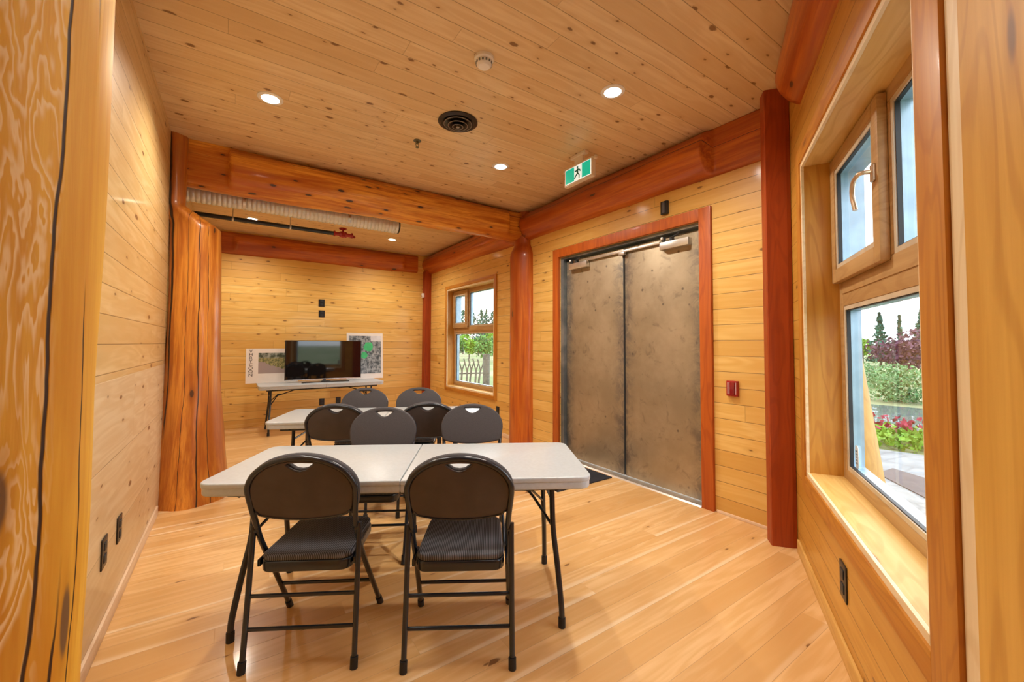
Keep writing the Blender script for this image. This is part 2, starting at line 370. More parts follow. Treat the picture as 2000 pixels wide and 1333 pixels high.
def plate(outline, holes, thick, bevel, seg=3):
    """a flat plate in the local xy plane, filled with holes, rounded rim; returns a bmesh"""
    cu = bpy.data.curves.new('p', 'CURVE'); cu.dimensions = '2D'; cu.fill_mode = 'BOTH'
    for pts in [outline]+holes:
        s = cu.splines.new('POLY'); s.points.add(len(pts)-1); s.use_cyclic_u = True
        for p, q in zip(s.points, pts): p.co = (q[0], q[1], 0, 1)
    cu.extrude = max(thick/2-bevel, .0001); cu.bevel_depth = bevel; cu.bevel_resolution = seg; cu.offset = -bevel
    o = bpy.data.objects.new('p', cu); COL.objects.link(o)
    me = bpy.data.meshes.new_from_object(o.evaluated_get(bpy.context.evaluated_depsgraph_get()))
    bm = bmesh.new(); bm.from_mesh(me); bmesh.ops.remove_doubles(bm, verts=bm.verts, dist=1e-5)
    bpy.data.objects.remove(o); bpy.data.curves.remove(cu); bpy.data.meshes.remove(me); return bm
def rrect(w, d, r, k=6, cx=0., cy=0.):
    o = []
    for sx, sy, a0 in ((1, 1, 0), (-1, 1, 90), (-1, -1, 180), (1, -1, 270)):
        for j in range(k+1):
            a = R(a0+90*j/k); o.append((cx+sx*(w/2-r)+r*math.cos(a), cy+sy*(d/2-r)+r*math.sin(a)))
    return o
def xform(bm, m): bmesh.ops.transform(bm, matrix=m, verts=bm.verts); return bm
def text_bm(body, size, depth=.001):
    cu = bpy.data.curves.new('x', 'FONT'); cu.body = body; cu.size = size; cu.extrude = depth; cu.align_x = 'CENTER'; cu.align_y = 'CENTER'
    o = bpy.data.objects.new('x', cu); COL.objects.link(o)
    me = bpy.data.meshes.new_from_object(o.evaluated_get(bpy.context.evaluated_depsgraph_get()))
    bm = bmesh.new(); bm.from_mesh(me); bpy.data.objects.remove(o); bpy.data.curves.remove(cu); bpy.data.meshes.remove(me); return bm
def holed(bm, axis, l0, l1, z0, z1, t0, t1, holes):
    """wall slab along local axis 0 (x) or 1 (y) between thickness t0..t1, with rectangular holes (l0,l1,z0,z1)"""
    ls = sorted({l0, l1, *[h[0] for h in holes], *[h[1] for h in holes]}); zs = sorted({z0, z1, *[h[2] for h in holes], *[h[3] for h in holes]})
    for a, b in zip(ls, ls[1:]):
        for c, d in zip(zs, zs[1:]):
            ml, mz = (a+b)/2, (c+d)/2
            if any(h[0] < ml < h[1] and h[2] < mz < h[3] for h in holes): continue
            if axis == 1: span(bm, (t0, a, c), (t1, b, d))
            else: span(bm, (a, t0, c), (b, t1, d))

# ------------------------------------------------------------------ setting
D1 = (2.0, 3.85, 0., 2.45)                      # double door opening (y0,y1,z0,z1)
W2 = (5.40, 7.06, .60, 2.37)                    # far window opening
W1 = (1.45, 2.955, .626, 2.455)                   # near window opening in wall coordinate c
floorpoly = [(XL-.25, -1.3), (XR+.25, YC-.35), (XR+.25, YB+.25), (XL-.25, YB+.25)]
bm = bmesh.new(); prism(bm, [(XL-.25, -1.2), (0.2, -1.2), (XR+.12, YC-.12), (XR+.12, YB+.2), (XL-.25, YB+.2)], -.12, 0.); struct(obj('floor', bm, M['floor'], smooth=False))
bm = bmesh.new(); prism(bm, [(XL-.25, -1.2), (0.2, -1.2), (XR+.25, YC-.25), (XR+.25, YB+.25), (XL-.25, YB+.25)], H, H+.15); struct(obj('ceiling', bm, M['ceil'], smooth=False))
bm = bmesh.new(); span(bm, (XL-.2, -1.2, 1.2), (XL, YB, H))
k = len(bm.faces); span(bm, (XL-.2, -1.2, 0), (XL, YB, 1.2)); bm.faces.ensure_lookup_table()
for f in bm.faces[k:]: f.material_index = 1
struct(obj('wall_left', bm, [M['wall_l'], M['wain']], smooth=False))
bm = bmesh.new(); span(bm, (XL-.2, YB, 0), (XR+.25, YB+.2, H)); struct(obj('wall_back', bm, M['wall_x'], smooth=False))
bm = bmesh.new(); holed(bm, 1, YC-.05, YB, 0, H, XR, XR+.25, [D1, W2]); struct(obj('wall_right', bm, M['wall_y'], smooth=False))
# window wall: local x = CD, local y = -ND
bm = bmesh.new(); holed(bm, 0, -.95, 3.58, 0, H, -.25, 0, [W1])
struct(obj('wall_window', bm, M['wall_w'], smooth=False, loc=ND*NW, rot=(0, 0, WROT)))
# baseboards
bm = bmesh.new(); span(bm, (XL, -.9, 0), (XL+.014, 4.34, .075), .004); struct(obj('baseboard_left', bm, M['base']))
bm = bmesh.new(); span(bm, (-.8, 0, 0), (3.33, .014, .085), .004); struct(obj('baseboard_window', bm, M['basex'], loc=ND*NW, rot=(0, 0, WROT)))
bm = bmesh.new(); span(bm, (XR-.014, YC+.1, 0), (XR, D1[0]-.12, .022), .003); span(bm, (XR-.014, D1[1]+.13, 0), (XR, YB, .06), .003); struct(obj('baseboard_right', bm, M['base']))
bm = bmesh.new(); span(bm, (XL+.02, YB-.014, 0), (XR-.02, YB, .06), .003); struct(obj('baseboard_back', bm, M['basex']))

# ------------------------------------------------------------------ door_1 (double steel door)
d = sroot('door_1')
y0, y1, zt = D1[0], D1[1], D1[3]
bm = bmesh.new(); cw = .105
span(bm, (XR-.03, y0-cw, 0), (XR, y0, zt+cw), .004); span(bm, (XR-.03, y1, 0), (XR, y1+cw, zt+cw), .004); span(bm, (XR-.03, y0, zt), (XR, y1, zt+cw), .004)
obj('door_casing', bm, M['trim_red_y'], d)
bm = bmesh.new(); X0 = XR+.012
span(bm, (X0, y1-.05, 0), (XR+.2, y1, zt), .003); span(bm, (X0, y0, 0), (XR+.2, y0+.022, zt), .003); span(bm, (X0, y0+.022, zt-.03), (XR+.2, y1-.05, zt), .003)
span(bm, (XR+.115, y1-.068, 0), (XR+.2, y1-.05, zt-.045)); span(bm, (XR+.115, y0+.022, 0), (XR+.2, y0+.04, zt-.03)); span(bm, (XR+.115, y0+.022, zt-.063), (XR+.2, y1-.05, zt-.03))
obj('steel_frame', bm, M['djamb'], d)
ym = (y0+y1)/2-.03; LX = XR+.065
for a, b in ((y0+.026, ym-.003), (ym+.003, y1-.054)):
    bm = bmesh.new(); span(bm, (0, -(b-a)/2, .02), (.045, (b-a)/2, zt-.055), .003)
    lf = obj('door_leaf', bm, M['door'], d, loc=(LX, (a+b)/2, 0))
for yc, wd in ((y0+.27, .30), (y1-.30, .30)):
    bm = bmesh.new(); span(bm, (LX-.06, yc-wd/2, zt-.175), (LX, yc+wd/2, zt-.105), .006); cl = obj('door_closer', bm, M['alu'], d)
    bm = bmesh.new(); box(bm, (LX-.035, yc+.03, zt-.09), (.035, .03, .045), .004)
    tube(bm, [(LX-.045, yc+.03, zt-.075), (LX-.10, yc-.08, zt-.07)], .009); tube(bm, [(LX-.10, yc-.08, zt-.068), (XR+.02, yc-.02, zt-.06)], .008)
    lathe(bm, [(.0, -.02), (.02, -.02), (.022, 0), (.02, .018), (0, .018)], 14, (LX-.035, yc+.12, zt-.075))
    obj('closer_arm', bm, M['gasket'], cl)
    bm = bmesh.new(); lathe(bm, [(.0, -.018), (.016, -.012), (.018, 0), (.014, .014), (0, .016)], 14, (LX-.05, yc+.125, zt-.07)); obj('closer_knob', bm, M['alu'], cl)
bm = bmesh.new(); span(bm, (LX-.03, y0+.44, zt-.105), (LX-.006, y1-.42, zt-.082), .003); box(bm, (LX-.03, ym, zt-.12), (.04, .07, .03), .004); obj('coordinator_bar', bm, M['alu'], d)
bm = bmesh.new(); box(bm, (LX-.004, ym, zt/2-.02), (.010, .016, zt-.1)); obj('astragal', bm, M['gasket'], d)
bm = bmesh.new(); prism(bm, [(0, 0), (.012, .012), (.09, .014), (.16, .012), (.16, 0)], y0+.002, y1-.002)
xform(bm, Matrix(((1, 0, 0, XR-.035), (0, 0, 1, 0), (0, 1, 0, 0), (0, 0, 0, 1)))); obj('threshold', bm, M['alu'], d)

# ------------------------------------------------------------------ windows
def window(name, loc, rz, L0, L1, Z0, Z1, depth, mull, trans, sash_lo, casing, mats, handle=True, clo=None, tl=.055):
    """local x along the wall, local +y into the room, opening L0..L1 x Z0..Z1; sash_lo: operable sash on the low side?"""
    w = sroot(name, loc, rz); cas_v, cas_h, jv, jh, sill = mats
    # casing
    bm = bmesh.new(); c = casing; e = .028; g = .003; clo = clo or c
    span(bm, (L0-clo, 0, Z0-c), (L0-e+.004, .022, Z1+c), .003); span(bm, (L1+e-.004, 0, Z0-c), (L1+c, .022, Z1+c), .003); obj('window_casing', bm, cas_v, w)
    bm = bmesh.new(); span(bm, (L0-e+.004, 0, Z1+e-.004), (L1+e-.004, .022, Z1+c), .003); span(bm, (L0-e+.004, 0, Z0-c), (L1+e-.004, .022, Z0-e+.004), .003); obj('window_casing', bm, cas_h, w)
    # jamb liner: pale edge plus boards
    bm = bmesh.new()
    span(bm, (L0-e, 0, Z0-e), (L0+g, .013, Z1+e)); span(bm, (L1-g, 0, Z0-e), (L1+e, .013, Z1+e)); span(bm, (L0, 0, Z1-g), (L1, .013, Z1+e)); span(bm, (L0, 0, Z0-e), (L1, .013, Z0+g))
    obj('jamb_edge', bm, M['pale_edgex'], w, smooth=False)
    for x0, x1 in ((L0-.004, L0+g), (L1-g, L1+.004)):
        bm = bmesh.new(); span(bm, (x0, -depth-.085, Z0+g), (x1, -.0005, Z1-g)); obj('window_jamb', bm, jv, w, smooth=False)
    bm = bmesh.new(); span(bm, (L0-.004, -depth-.085, Z1-g), (L1+.004, -.0005, Z1+.004)); obj('window_head', bm, jh, w, smooth=False)
    bm = bmesh.new(); span(bm, (L0-.004, -depth-.085, Z0-.004), (L1+.004, -.0005, Z0+g)); obj('window_sill', bm, sill, w, smooth=False)
    # frame
    fy0, fy1 = -depth-.07, -depth; fw = .062
    bm = bmesh.new()
    span(bm, (L0, fy0, Z0), (L0+fw, fy1, Z1), .006); span(bm, (L1-fw, fy0, Z0), (L1, fy1, Z1), .006)
    span(bm, (L0+fw, fy0, Z0), (L1-fw, fy1, Z0+fw), .006); span(bm, (L0+fw, fy0, Z1-fw), (L1-fw, fy1, Z1), .006)
    span(bm, (L0+fw, fy0, trans-tl), (L1-fw, fy1, trans+.055), .006); span(bm, (mull-.04, fy0, trans+.055), (mull+.04, fy1, Z1-fw), .006)
    span(bm, (L0+fw, fy1-.004, trans-.030), (L1-fw, fy1+.005, trans-.024), .002)
    fr = obj('window_frame', bm, M['sash'], w)
    sl = (L0+.012, mull+.02) if sash_lo else (mull-.02, L1-.012)
    fx = (mull+.04, L1-fw) if sash_lo else (L0+fw, mull-.04)
    bm = bmesh.new(); s0, s1 = sl; q0, q1 = trans+.035, Z1-.014; sw = .075; sy = fy1+.036
    span(bm, (s0, fy1, q0), (s0+sw, sy, q1), .007); span(bm, (s1-sw, fy1, q0), (s1, sy, q1), .007)
    span(bm, (s0+sw, fy1, q0), (s1-sw, sy, q0+sw), .007); span(bm, (s0+sw, fy1, q1-sw), (s1-sw, sy, q1), .007)
    sash = obj('sash', bm, M['sash'], w)
    panes = [(s0+sw, s1-sw, q0+sw, q1-sw, sy-.006), (fx[0], fx[1], trans+.055, Z1-fw, fy1-.004), (L0+fw, L1-fw, Z0+fw, trans-tl, fy1-.004)]
    for a, b, zz0, zz1, py in panes:
        par = sash if py > fy1 else w
        def ring(t0, t1, ya, yb, mat, nm):
            bm = bmesh.new()
            for x0, x1 in ((a+t0, a+t1), (b-t1, b-t0)): span(bm, (x0, ya, zz0+t0), (x1, yb, zz1-t0))
            for u0, u1 in ((zz0+t0, zz0+t1), (zz1-t1, zz1-t0)): span(bm, (a+t1, ya, u0), (b-t1, yb, u1))
            return obj(nm, bm, mat, par, smooth=False)
        ring(0, .022, py-.02, py, M['sash_pale'], 'glazing_bead'); ring(.022, .027, py-.022, py-.006, M['gasket'], 'gasket')
        ring(.0, .026, py-(.125 if par is sash else .07), py-.023, M['spacer'], 'outer_cladding')
        bm = bmesh.new(); span(bm, (a+.004, py-.030, zz0+.004), (b-.004, py-.028, zz1-.004)); obj('pane', bm, M['glass'], par, smooth=False)
    if handle:
        hx = (s1-sw/2) if sash_lo else (s0+sw/2); hz = (q0+q1)/2+.03
        bm = bmesh.new(); box(bm, (hx, sy+.006, hz), (.034, .014, .075), .005)
        sg = 1 if sash_lo else -1
        sg = -sg
        tube(bm, smooth_path([(hx, sy+.01, hz+.005), (hx, sy+.045, hz+.005), (hx-sg*-.02, sy+.055, hz-.0), (hx-sg*-.075, sy+.055, hz-.012), (hx-sg*-.1, sy+.052, hz-.06), (hx-sg*-.088, sy+.045, hz-.13)], 4), .0095, 10)
        obj('window_handle', bm, M['brass'], sash)
    return w, panes
w1, p1 = window('window_1', ND*NW, WROT, *W1, .159, 2.21, 1.697, False, .115, (M['trim_or'], M['trim_orx'], M['jamb'], M['jambx'], M['jambx']), clo=.163, tl=.10)
# the sticker in the lower corner of the big pane
bm = plate(rrect(.055, .125, .024), [], .002, .0005); xform(bm, Matrix.Rotation(R(90), 4, 'X')); xform(bm, Matrix.Translation((W1[1]-.135, -.159-.028, W1[2]+.150)))
tag_o = obj('glass_label', bm, plain('translucent white label', (.62, .70, .76), .4), w1)
bm = bmesh.new()
for i in range(5): span(bm, (W1[1]-.150, -.159-.0265, W1[2]+.112+i*.016), (W1[1]-.122, -.159-.0255, W1[2]+.121+i*.016))
obj('label_print', bm, plain('blue grey print', (.16, .25, .36), .5), tag_o)
# far window: local x = -world y (rotate so local +y faces -x): rot 90deg: x->+y ; local +y -> -x
w2, p2 = window('window_2', (XR, 0, 0), R(90), *W2, .13, 6.50, 1.63, False, .085, (M['trim_or'], M['trim_orx'], M['jamb'], M['jambx'], M['jambx']), handle=False)

# ------------------------------------------------------------------ logs and timbers
def log(name, L, rad, mat, loc, rot, label, cat, seed=0, seg=40, flat=0., ends=(0, 0), n=60, wob=.01):
    """log along local z from 0..L, rad = function of t or number"""
    bm = bmesh.new(); rings = []
    for i in range(n+1):
        z = L*i/n; r0 = rad(z) if callable(rad) else rad
        ring = []
        for k in range(seg):
            a = 2*math.pi*k/seg
            rr = r0+wob*noise.noise(Vector((math.cos(a)*1.6+seed, math.sin(a)*1.6, z*.9)))*2+wob*.35*noise.noise(Vector((math.cos(a)*5, math.sin(a)*5+seed, z*2.5)))
            ring.append(bm.verts.new((rr*math.cos(a), rr*math.sin(a), z)))
        rings.append(ring)
    for A, B in zip(rings, rings[1:]):
        for k in range(seg): bm.faces.new((A[k], A[(k+1) % seg], B[(k+1) % seg], B[k]))
    bm.faces.new(rings[0][::-1]); bm.faces.new(rings[-1])
    return tag(obj(name, bm, mat, loc=loc, rot=rot), label, cat)
AX = (0, R(90), 0)                              # local z -> +x
AY = (R(-90), 0, 0)                             # local z -> +y
# near log post at the left edge of the view
log('log_post', H, lambda z: .195+.012*min(1, z/2.2), M['log_near'], (-.445, 1.20, 0), (0, 0, 0),
    'honey yellow peeled log post with long cracks and flame grain', 'log post', 3, wob=.010, n=90)
# flared log post at the left end of the cross beam
def flare(z):
    r = .185+.03*max(0, 1-z/2.3)
    if z < 1.3: r += .085*(1-z/1.3)**1.9
    if z > 2.42: r = r-min(1, (z-2.42)/.16)*.085
    return r
def tenon_shift(o, z0, dx, dy):
    for v in o.data.vertices:
        if v.co.z > z0: f = min(1, (v.co.z-z0)/.16); v.co.x += dx*f; v.co.y += dy*f
lp = log('log_post', H, flare, M['log_post'], (-.30, 4.66, 0), (0, 0, 0), 'chestnut brown log post with flared foot under the knotty cross beam', 'log post', 11, n=110, wob=.014)
tenon_shift(lp, 2.42, -.17, -.05)
# knotty cross beam
def beamr(L, r, e0, e1):
    def f(z):
        if z < e0: return r-.06*min(1, (e0-z)/.05)
        if z > L-e1: return r-.06*min(1, (z-(L-e1))/.05)
        return r
    return f
def squash(o, zr, lim):                          # axe-cut flat facet facing the room near a beam end
    for v in o.data.vertices:
        if zr[0] <= v.co.z <= zr[1]:
            if 'x' in lim: v.co.x = max(lim['x'][0], min(lim['x'][1], v.co.x))
            if 'y' in lim: v.co.y = max(lim['y'][0], min(lim['y'][1], v.co.y))
Lb = 3.72
cb = log('log_beam', Lb, lambda z: .212-.010*z/Lb, M['log_mid'], (XL+.08, 4.665, 3.008), AX, 'thick knotty amber log beam crossing the ceiling above the silver duct', 'log beam', 23, n=150, wob=.016)
squash(cb, (-1, .33), {'y': (-.09, .3)}); squash(cb, (Lb-.30, 9), {'y': (-.135, .3)})
# beam along the door wall (two runs meeting at the middle post)
db = log('log_beam', 3.35, .205, M['log_red'], (XR+.05, YC+.02, 3.0), AY, 'red stained log beam above the grey double door', 'log beam', 31, n=110, wob=.009)
squash(db, (-1, .52), {'x': (-.085, .3)}); squash(db, (3.18, 9), {'x': (-.10, .3)})
db2 = log('log_beam', 3.3, .20, M['log_red'], (XR+.05, YC+3.42, 3.0), AY, 'red stained log beam above the far window', 'log beam', 37, n=90, wob=.009)
squash(db2, (-1, .2), {'x': (-.10, .3)})
bb = log('log_beam', 3.5, .20, M['log_red'], (XL+.06, YB+.09, 3.0), AX, 'red stained log beam along the top of the back wall', 'log beam', 41, n=90, wob=.010)
squash(bb, (-1, .42), {'y': (-.135, .3)}); squash(bb, (3.22, 9), {'y': (-.14, .3)})
# beam above the near window
wb = log('log_beam', 4.0, .20, M['log_red'], wpt(-.8, NW+.075, 3.05), (0, R(90), WROT), 'red stained log beam over the big near window', 'log beam', 47, n=110, wob=.009)
squash(wb, (3.82, 9), {'y': (-.3, .05)})
# middle post between the double door and the far window
mp = log('log_post', H, lambda z: .215-(.055*min(1, max(0, z-2.62)/.12)), M['log_red2'], (XR+.03, 4.62, 0), (0, 0, 0), 'red stained round log post between the grey door and the far window', 'log post', 53, n=70, wob=.006)
# corner posts
bm = bmesh.new(); prism(bm, [(3.165, 1.425), (3.098, 1.372), (3.090, 1.360), (3.168, 1.262), (3.19, 1.2465), (3.35, 1.32), (3.35, 1.50)], 0, H)
tag(obj('timber_post', bm, M['timber_red'], smooth=False), 'dark red squared timber post between the red alarm and the near window', 'post')
bm = bmesh.new(); span(bm, (3.20, YB-.14, 0), (XR+.01, YB+.01, 2.86), .012)
tag(obj('timber_post', bm, M['timber_red']), 'slim dark red timber post in the far corner beside the far window', 'post')
# timber board and pale strip at the right edge
bm = bmesh.new(); span(bm, (.30, 0, 0), (1.19, .03, H), .006)
tag(obj('timber_board', bm, M['near_board'], loc=ND*NW, rot=(0, 0, WROT)), 'wide honey coloured upright board beside the near window casing', 'board')
bm = bmesh.new(); span(bm, (1.18, 0, 0), (1.284, .012, H), .002)
struct(obj('trim_1', bm, M['pale_edge'], loc=ND*NW, rot=(0, 0, WROT)))

# ------------------------------------------------------------------ folding chair
def handle_hole(top=.236, bot=.203, wt=.058, wb=.022):
    return [(-wt, top), (-wt*.82, top-.010), (-wb, bot+.004), (0, bot), (wb, bot+.004), (wt*.82, top-.010), (wt, top), (wt*.9, top+.004), (0, top+.006), (-wt*.9, top+.004)]
def back_outline(hw, top, side, bot):
    o = []
    for j in range(31):
        a = R(180*j/30); o.append((hw*math.cos(a)*(1 if True else 1), side+(top-side)*math.sin(a)**.92))
    o += [(-hw*.985, side-.03), (-hw*.965, side-.06), (-hw*.93, bot+.040), (-hw*.86, bot+.024)]
    for j in range(1, 12):
        f = -1+2*j/12; o.append((hw*.86*f, bot+.022*f*f))
    o += [(hw*.86, bot+.024), (hw*.93, bot+.040), (hw*.965, side-.06), (hw*.985, side-.03)]
    return o
def make_chair(label, group):
    t = thing('folding_chair', label, 'chair', group=group)
    tilt = math.atan2(.065, .265); base = Vector((0, .036, .64))
    loop = [(-.210, .060, .575), (-.214, .036, .64), (-.222, .012, .72)]
    for j in range(1, 24):
        a = math.pi*j/24; loop.append((-.225*math.cos(a), .006-.036*math.sin(a)**.9, .735+.160*math.sin(a)**.92))
    loop += [(.222, .012, .72), (.214, .036, .64), (.210, .060, .575)]
    bm = bmesh.new(); tube(bm, smooth_path(loop, 3), .0125, 10); obj('back_frame', bm, M['blackm'], t)
    for sx in (-1, 1):
        bm = bmesh.new(); tube(bm, smooth_path([(sx*.210, .060, .575), (sx*.211, .10, .50), (sx*.214, .20, .352), (sx*.224, .34, .155), (sx*.231, .440, .012)], 4), .0122, 10)
        l = obj('leg', bm, M['blackm'], t)
        bm = bmesh.new(); tube(bm, [(sx*.229, .417, .045), (sx*.232, .447, .0)], .0165, 10); obj('rubber_foot', bm, M['rubber'], l)
        bm = bmesh.new(); tube(bm, smooth_path([(sx*.226, .064, .585), (sx*.226, .055, .50), (sx*.227, .03, .26), (sx*.229, .003, .012)], 4), .0118, 10)
        l = obj('leg', bm, M['blackm'], t)
        bm = bmesh.new(); tube(bm, [(sx*.229, .006, .045), (sx*.229, .0, .0)], .0165, 10); obj('rubber_foot', bm, M['rubber'], l)
        bm = bmesh.new(); tube(bm, [(sx*.207, .062, .56), (sx*.234, .062, .56)], .011, 10); obj('pivot_pin', bm, M['blackm'], t)
        bm = bmesh.new(); box(bm, (sx*.205, .13, .415), (.012, .12, .030), .003); obj('pivot_bracket', bm, M['blackm'], t)
    for y, z in ((.022, .165), (.036, .295), (.318, .190)):
        bm = bmesh.new(); hw = .226 if y < .1 else .221
        tube(bm, [(-hw, y, z), (hw, y, z)], .0085, 8); obj('stretcher', bm, M['blackm'], t)
    # seat
    def so(rw, fw, y0, y1, r):
        o = rrect(rw, y1-y0, r, 7, 0, (y0+y1)/2)
        return [(x*(1+(fw/rw-1)*((y-y0)/(y1-y0))), y) for x, y in o]
    bm = xform(plate(so(.392, .372, .045, .455, .05), [], .048, .010), Matrix.Translation((0, 0, .408)))
    s = obj('seat_pan', bm, M['blackm'], t)
    bm = plate(so(.388, .366, .047, .452, .05), [], .030, .0145, 4)
    bmesh.ops.triangulate(bm, faces=[f for f in bm.faces if len(f.verts) > 4])
    xform(bm, Matrix.Translation((0, 0, .444))); obj('seat_cushion', bm, M['seatfab'], t)
    # backrest: front pad covers the tube, rear shell sits inside it
    m = Matrix.Translation(base) @ Matrix.Rotation(tilt, 4, 'X') @ Matrix.Rotation(R(90), 4, 'X')
    bm = plate(back_outline(.236, .274, .098, -.028), [handle_hole()], .030, .012, 4); xform(bm, Matrix.Translation((0, 0, -.020))); xform(bm, m); obj('backrest_pad', bm, M['backfab'], t)
    bm = plate(back_outline(.214, .256, .098, -.022), [handle_hole()], .014, .005, 3); xform(bm, Matrix.Translation((0, 0, .003))); xform(bm, m); obj('backrest_shell', bm, M['shell'], t)
    bm = bmesh.new(); pr = [(x*.99, y) for x, y in back_outline(.214, .256, .098, -.022)]
    pts = [m @ Vector((x, y, .010)) for x, y in pr if y < .02]
    tube(bm, pts, .0045, 8); obj('shell_piping', bm, M['blackm'], t)
    return t
chairs = [
    ((.2535, 1.969), 60., 'black folding chair in front with its back to us, farther from the double door'),
    ((.8125, 1.593), 58.5, 'black folding chair in front with its back to us, standing nearer the double door'),
    ((.93, 3.035), 240., 'charcoal padded folding chair behind the front table, facing us beside the table seam'),
    ((1.55, 2.83), 240., 'charcoal padded folding chair behind the front table, facing us near the double door'),
    ((.672, 3.42), 63., 'black folding chair with its back to us, beside the empty end of the middle table'),
    ((1.305, 3.12), 63., 'black folding chair with its back to us, half hidden between two charcoal padded chairs'),
    ((1.155, 4.44), 243., 'folding chair behind the middle table facing us, below the map poster'),
    ((1.65, 4.19), 243., 'folding chair behind the middle table facing us, below the far window'),
]
ch0 = make_chair(chairs[0][2], 'black folding chairs'); ch0.location = (*chairs[0][0], 0); ch0.rotation_euler = (0, 0, R(chairs[0][1]-90))
for p, a, lb in chairs[1:]: dup(ch0, (*p, 0), R(a-90), lb, 'black folding chairs')

# ------------------------------------------------------------------ folding tables
def make_table(label):
    t = thing('folding_table', label, 'table', group='folding tables'); Lh, Wd = .915, .35
    bm = bmesh.new()
    for sx in (-1, 1):
        o = []
        for (x, y, r0) in ((0.0015, -Wd, 0), (Lh, -Wd, 1), (Lh, Wd, 2), (.0015, Wd, 0)):
            if not r0: o.append((sx*x, y)); continue
            sg = -1 if r0 == 1 else 1
            for j in range(7):
                a = R(-90+90*j/6) if r0 == 1 else R(90*j/6)
                o.append((sx*(Lh-.06+.06*math.cos(a)), sg*(Wd-.06)+.06*math.sin(a)))
        if sx < 0: o = o[::-1]
        q = plate(o, [], .026, .007, 3); xform(q, Matrix.Translation((0, 0, .727)))
        me = bpy.data.meshes.new('q'); q.to_mesh(me); q.free(); bm.from_mesh(me); bpy.data.meshes.remove(me)
        o2 = [(x-sx*.004 if abs(x) > .1 else x, y*(1-.010)) for x, y in o]
        q = plate(o2, [], .040, .008, 3); xform(q, Matrix.Translation((0, 0, .700)))
        me = bpy.data.meshes.new('q'); q.to_mesh(me); q.free(); bm.from_mesh(me); bpy.data.meshes.remove(me)
    obj('tabletop', bm, M['table'], t)
    for sy in (-1, 1):
        bm = bmesh.new(); box(bm, (0, sy*.27, .668), (1.62, .022, .025), .003); obj('frame_rail', bm, M['blackm'], t)
    for sx in (-1, 1):
        for sy in (-1, 1):
            pts = [(sx*.745, sy*.165, .672), (sx*.748, sy*.17, .50), (sx*.752, sy*.185, .40), (sx*.762, sy*.225, .28), (sx*.772, sy*.278, .12), (sx*.774, sy*.290, .06), (sx*.774, sy*.291, .012)]
            bm = bmesh.new(); tube(bm, smooth_path(pts, 5), .0142, 10); l = obj('leg', bm, M['blackm'], t)
            bm = bmesh.new(); tube(bm, [(sx*.774, sy*.291, .045), (sx*.774, sy*.291, .0)], .0178, 10); obj('rubber_foot', bm, M['rubber'], l)
            bm = bmesh.new(); tube(bm, smooth_path([(sx*.751, sy*.180, .43), (sx*.66, sy*.05, .545), (sx*.62, sy*.012, .575)], 3), .0075, 8); obj('brace', bm, M['blackm'], t)
        bm = bmesh.new(); tube(bm, [(sx*.64, 0, .558), (sx*.30, 0, .668)], .008, 8); box(bm, (sx*.625, 0, .572), (.05, .034, .022), .004); obj('brace', bm, M['blackm'], t)
        bm = bmesh.new(); tube(bm, [(sx*.748, -.168, .56), (sx*.748, .168, .56)], .008, 8); tube(bm, [(sx*.746, -.3, .668), (sx*.746, .3, .668)], .010, 8); obj('cross_bar', bm, M['blackm'], t)
    return t
def tbl_loc(corner, deg):
    a = R(deg); return (corner[0]+.915*math.cos(a)-.35*math.sin(a), corner[1]+.915*math.sin(a)+.35*math.cos(a), 0)
t1 = make_table('pale grey folding table in front with the near pair of chairs pushed to it')
t1.location = tbl_loc((-.135, 2.352), -30.2); t1.rotation_euler = (0, 0, R(-30.2))
dup(t1, tbl_loc((.205, 3.86), -26.), R(-26.), 'pale grey folding table in the middle, mostly hidden behind rows of chairs', 'folding tables')
dup(t1, (1.225, 7.37, 0), 0., 'pale grey folding table against the back wall carrying the television', 'folding tables')

# ------------------------------------------------------------------ television and posters on the back table
TT = .741
tv = thing('television', 'black flat screen television standing on the far table', 'television', (1.262, 7.42, TT))
bm = bmesh.new(); span(bm, (-.585, -.012, .038), (.585, .03, .682), .006); obj('tv_housing', bm, M['black'], tv)
bm = bmesh.new(); span(bm, (-.573, -.0145, .056), (.573, -.0115, .671)); obj('screen', bm, M['tv'], tv, smooth=False)
bm = bmesh.new(); tube(bm, smooth_path([(-.36, -.16, .006), (-.15, -.135, .007), (0, -.125, .008), (.15, -.135, .007), (.36, -.16, .006)], 4), .0065, 8)
prism(bm, [(-.07, -.13), (.07, -.13), (.03, 0.03), (-.03, .03)], .002, .02); box(bm, (0, .01, .04), (.05, .025, .07), .004); obj('tv_stand', bm, M['black'], tv)
bm = bmesh.new(); span(bm, (-.575, -.013, .038), (.575, -.0125, .052)); obj('lower_bezel', bm, M['chrome'], tv, smooth=False)
bm = bmesh.new()
def poster(name, label, cx, w, h, lean):
    t = thing(name, label, 'poster', (cx, 7.655, TT)); t.rotation_euler = (R(-lean), 0, 0)
    bm = bmesh.new(); span(bm, (-w/2, 0, 0), (w/2, .006, h)); obj('poster_board', bm, M['paper'], t, smooth=False); return t
p = poster('poster', 'white poster with a garden photo and a column of letters beside the television', .53, .735, .55, 3.)
bm = bmesh.new(); span(bm, (-.20, -.0008, -.165), (.30, 0, .165)); obj('printed_photo', bm, M['photo'], p, smooth=False, loc=(.0, 0, .315))
for i, g in enumerate('VHRYCOON'):
    bm = text_bm(g, .068, .0006); xform(bm, Matrix.Diagonal((1.15, 1., 1., 1.))); xform(bm, Matrix.Rotation(R(90), 4, 'X')); xform(bm, Matrix.Translation((-.302, -.001, .505-i*.0535))); obj('letter', bm, M['ink'], p, smooth=False)
p = poster('poster', 'aerial map poster with bright green patches beside the television', 1.985, .64, .825, 4.)
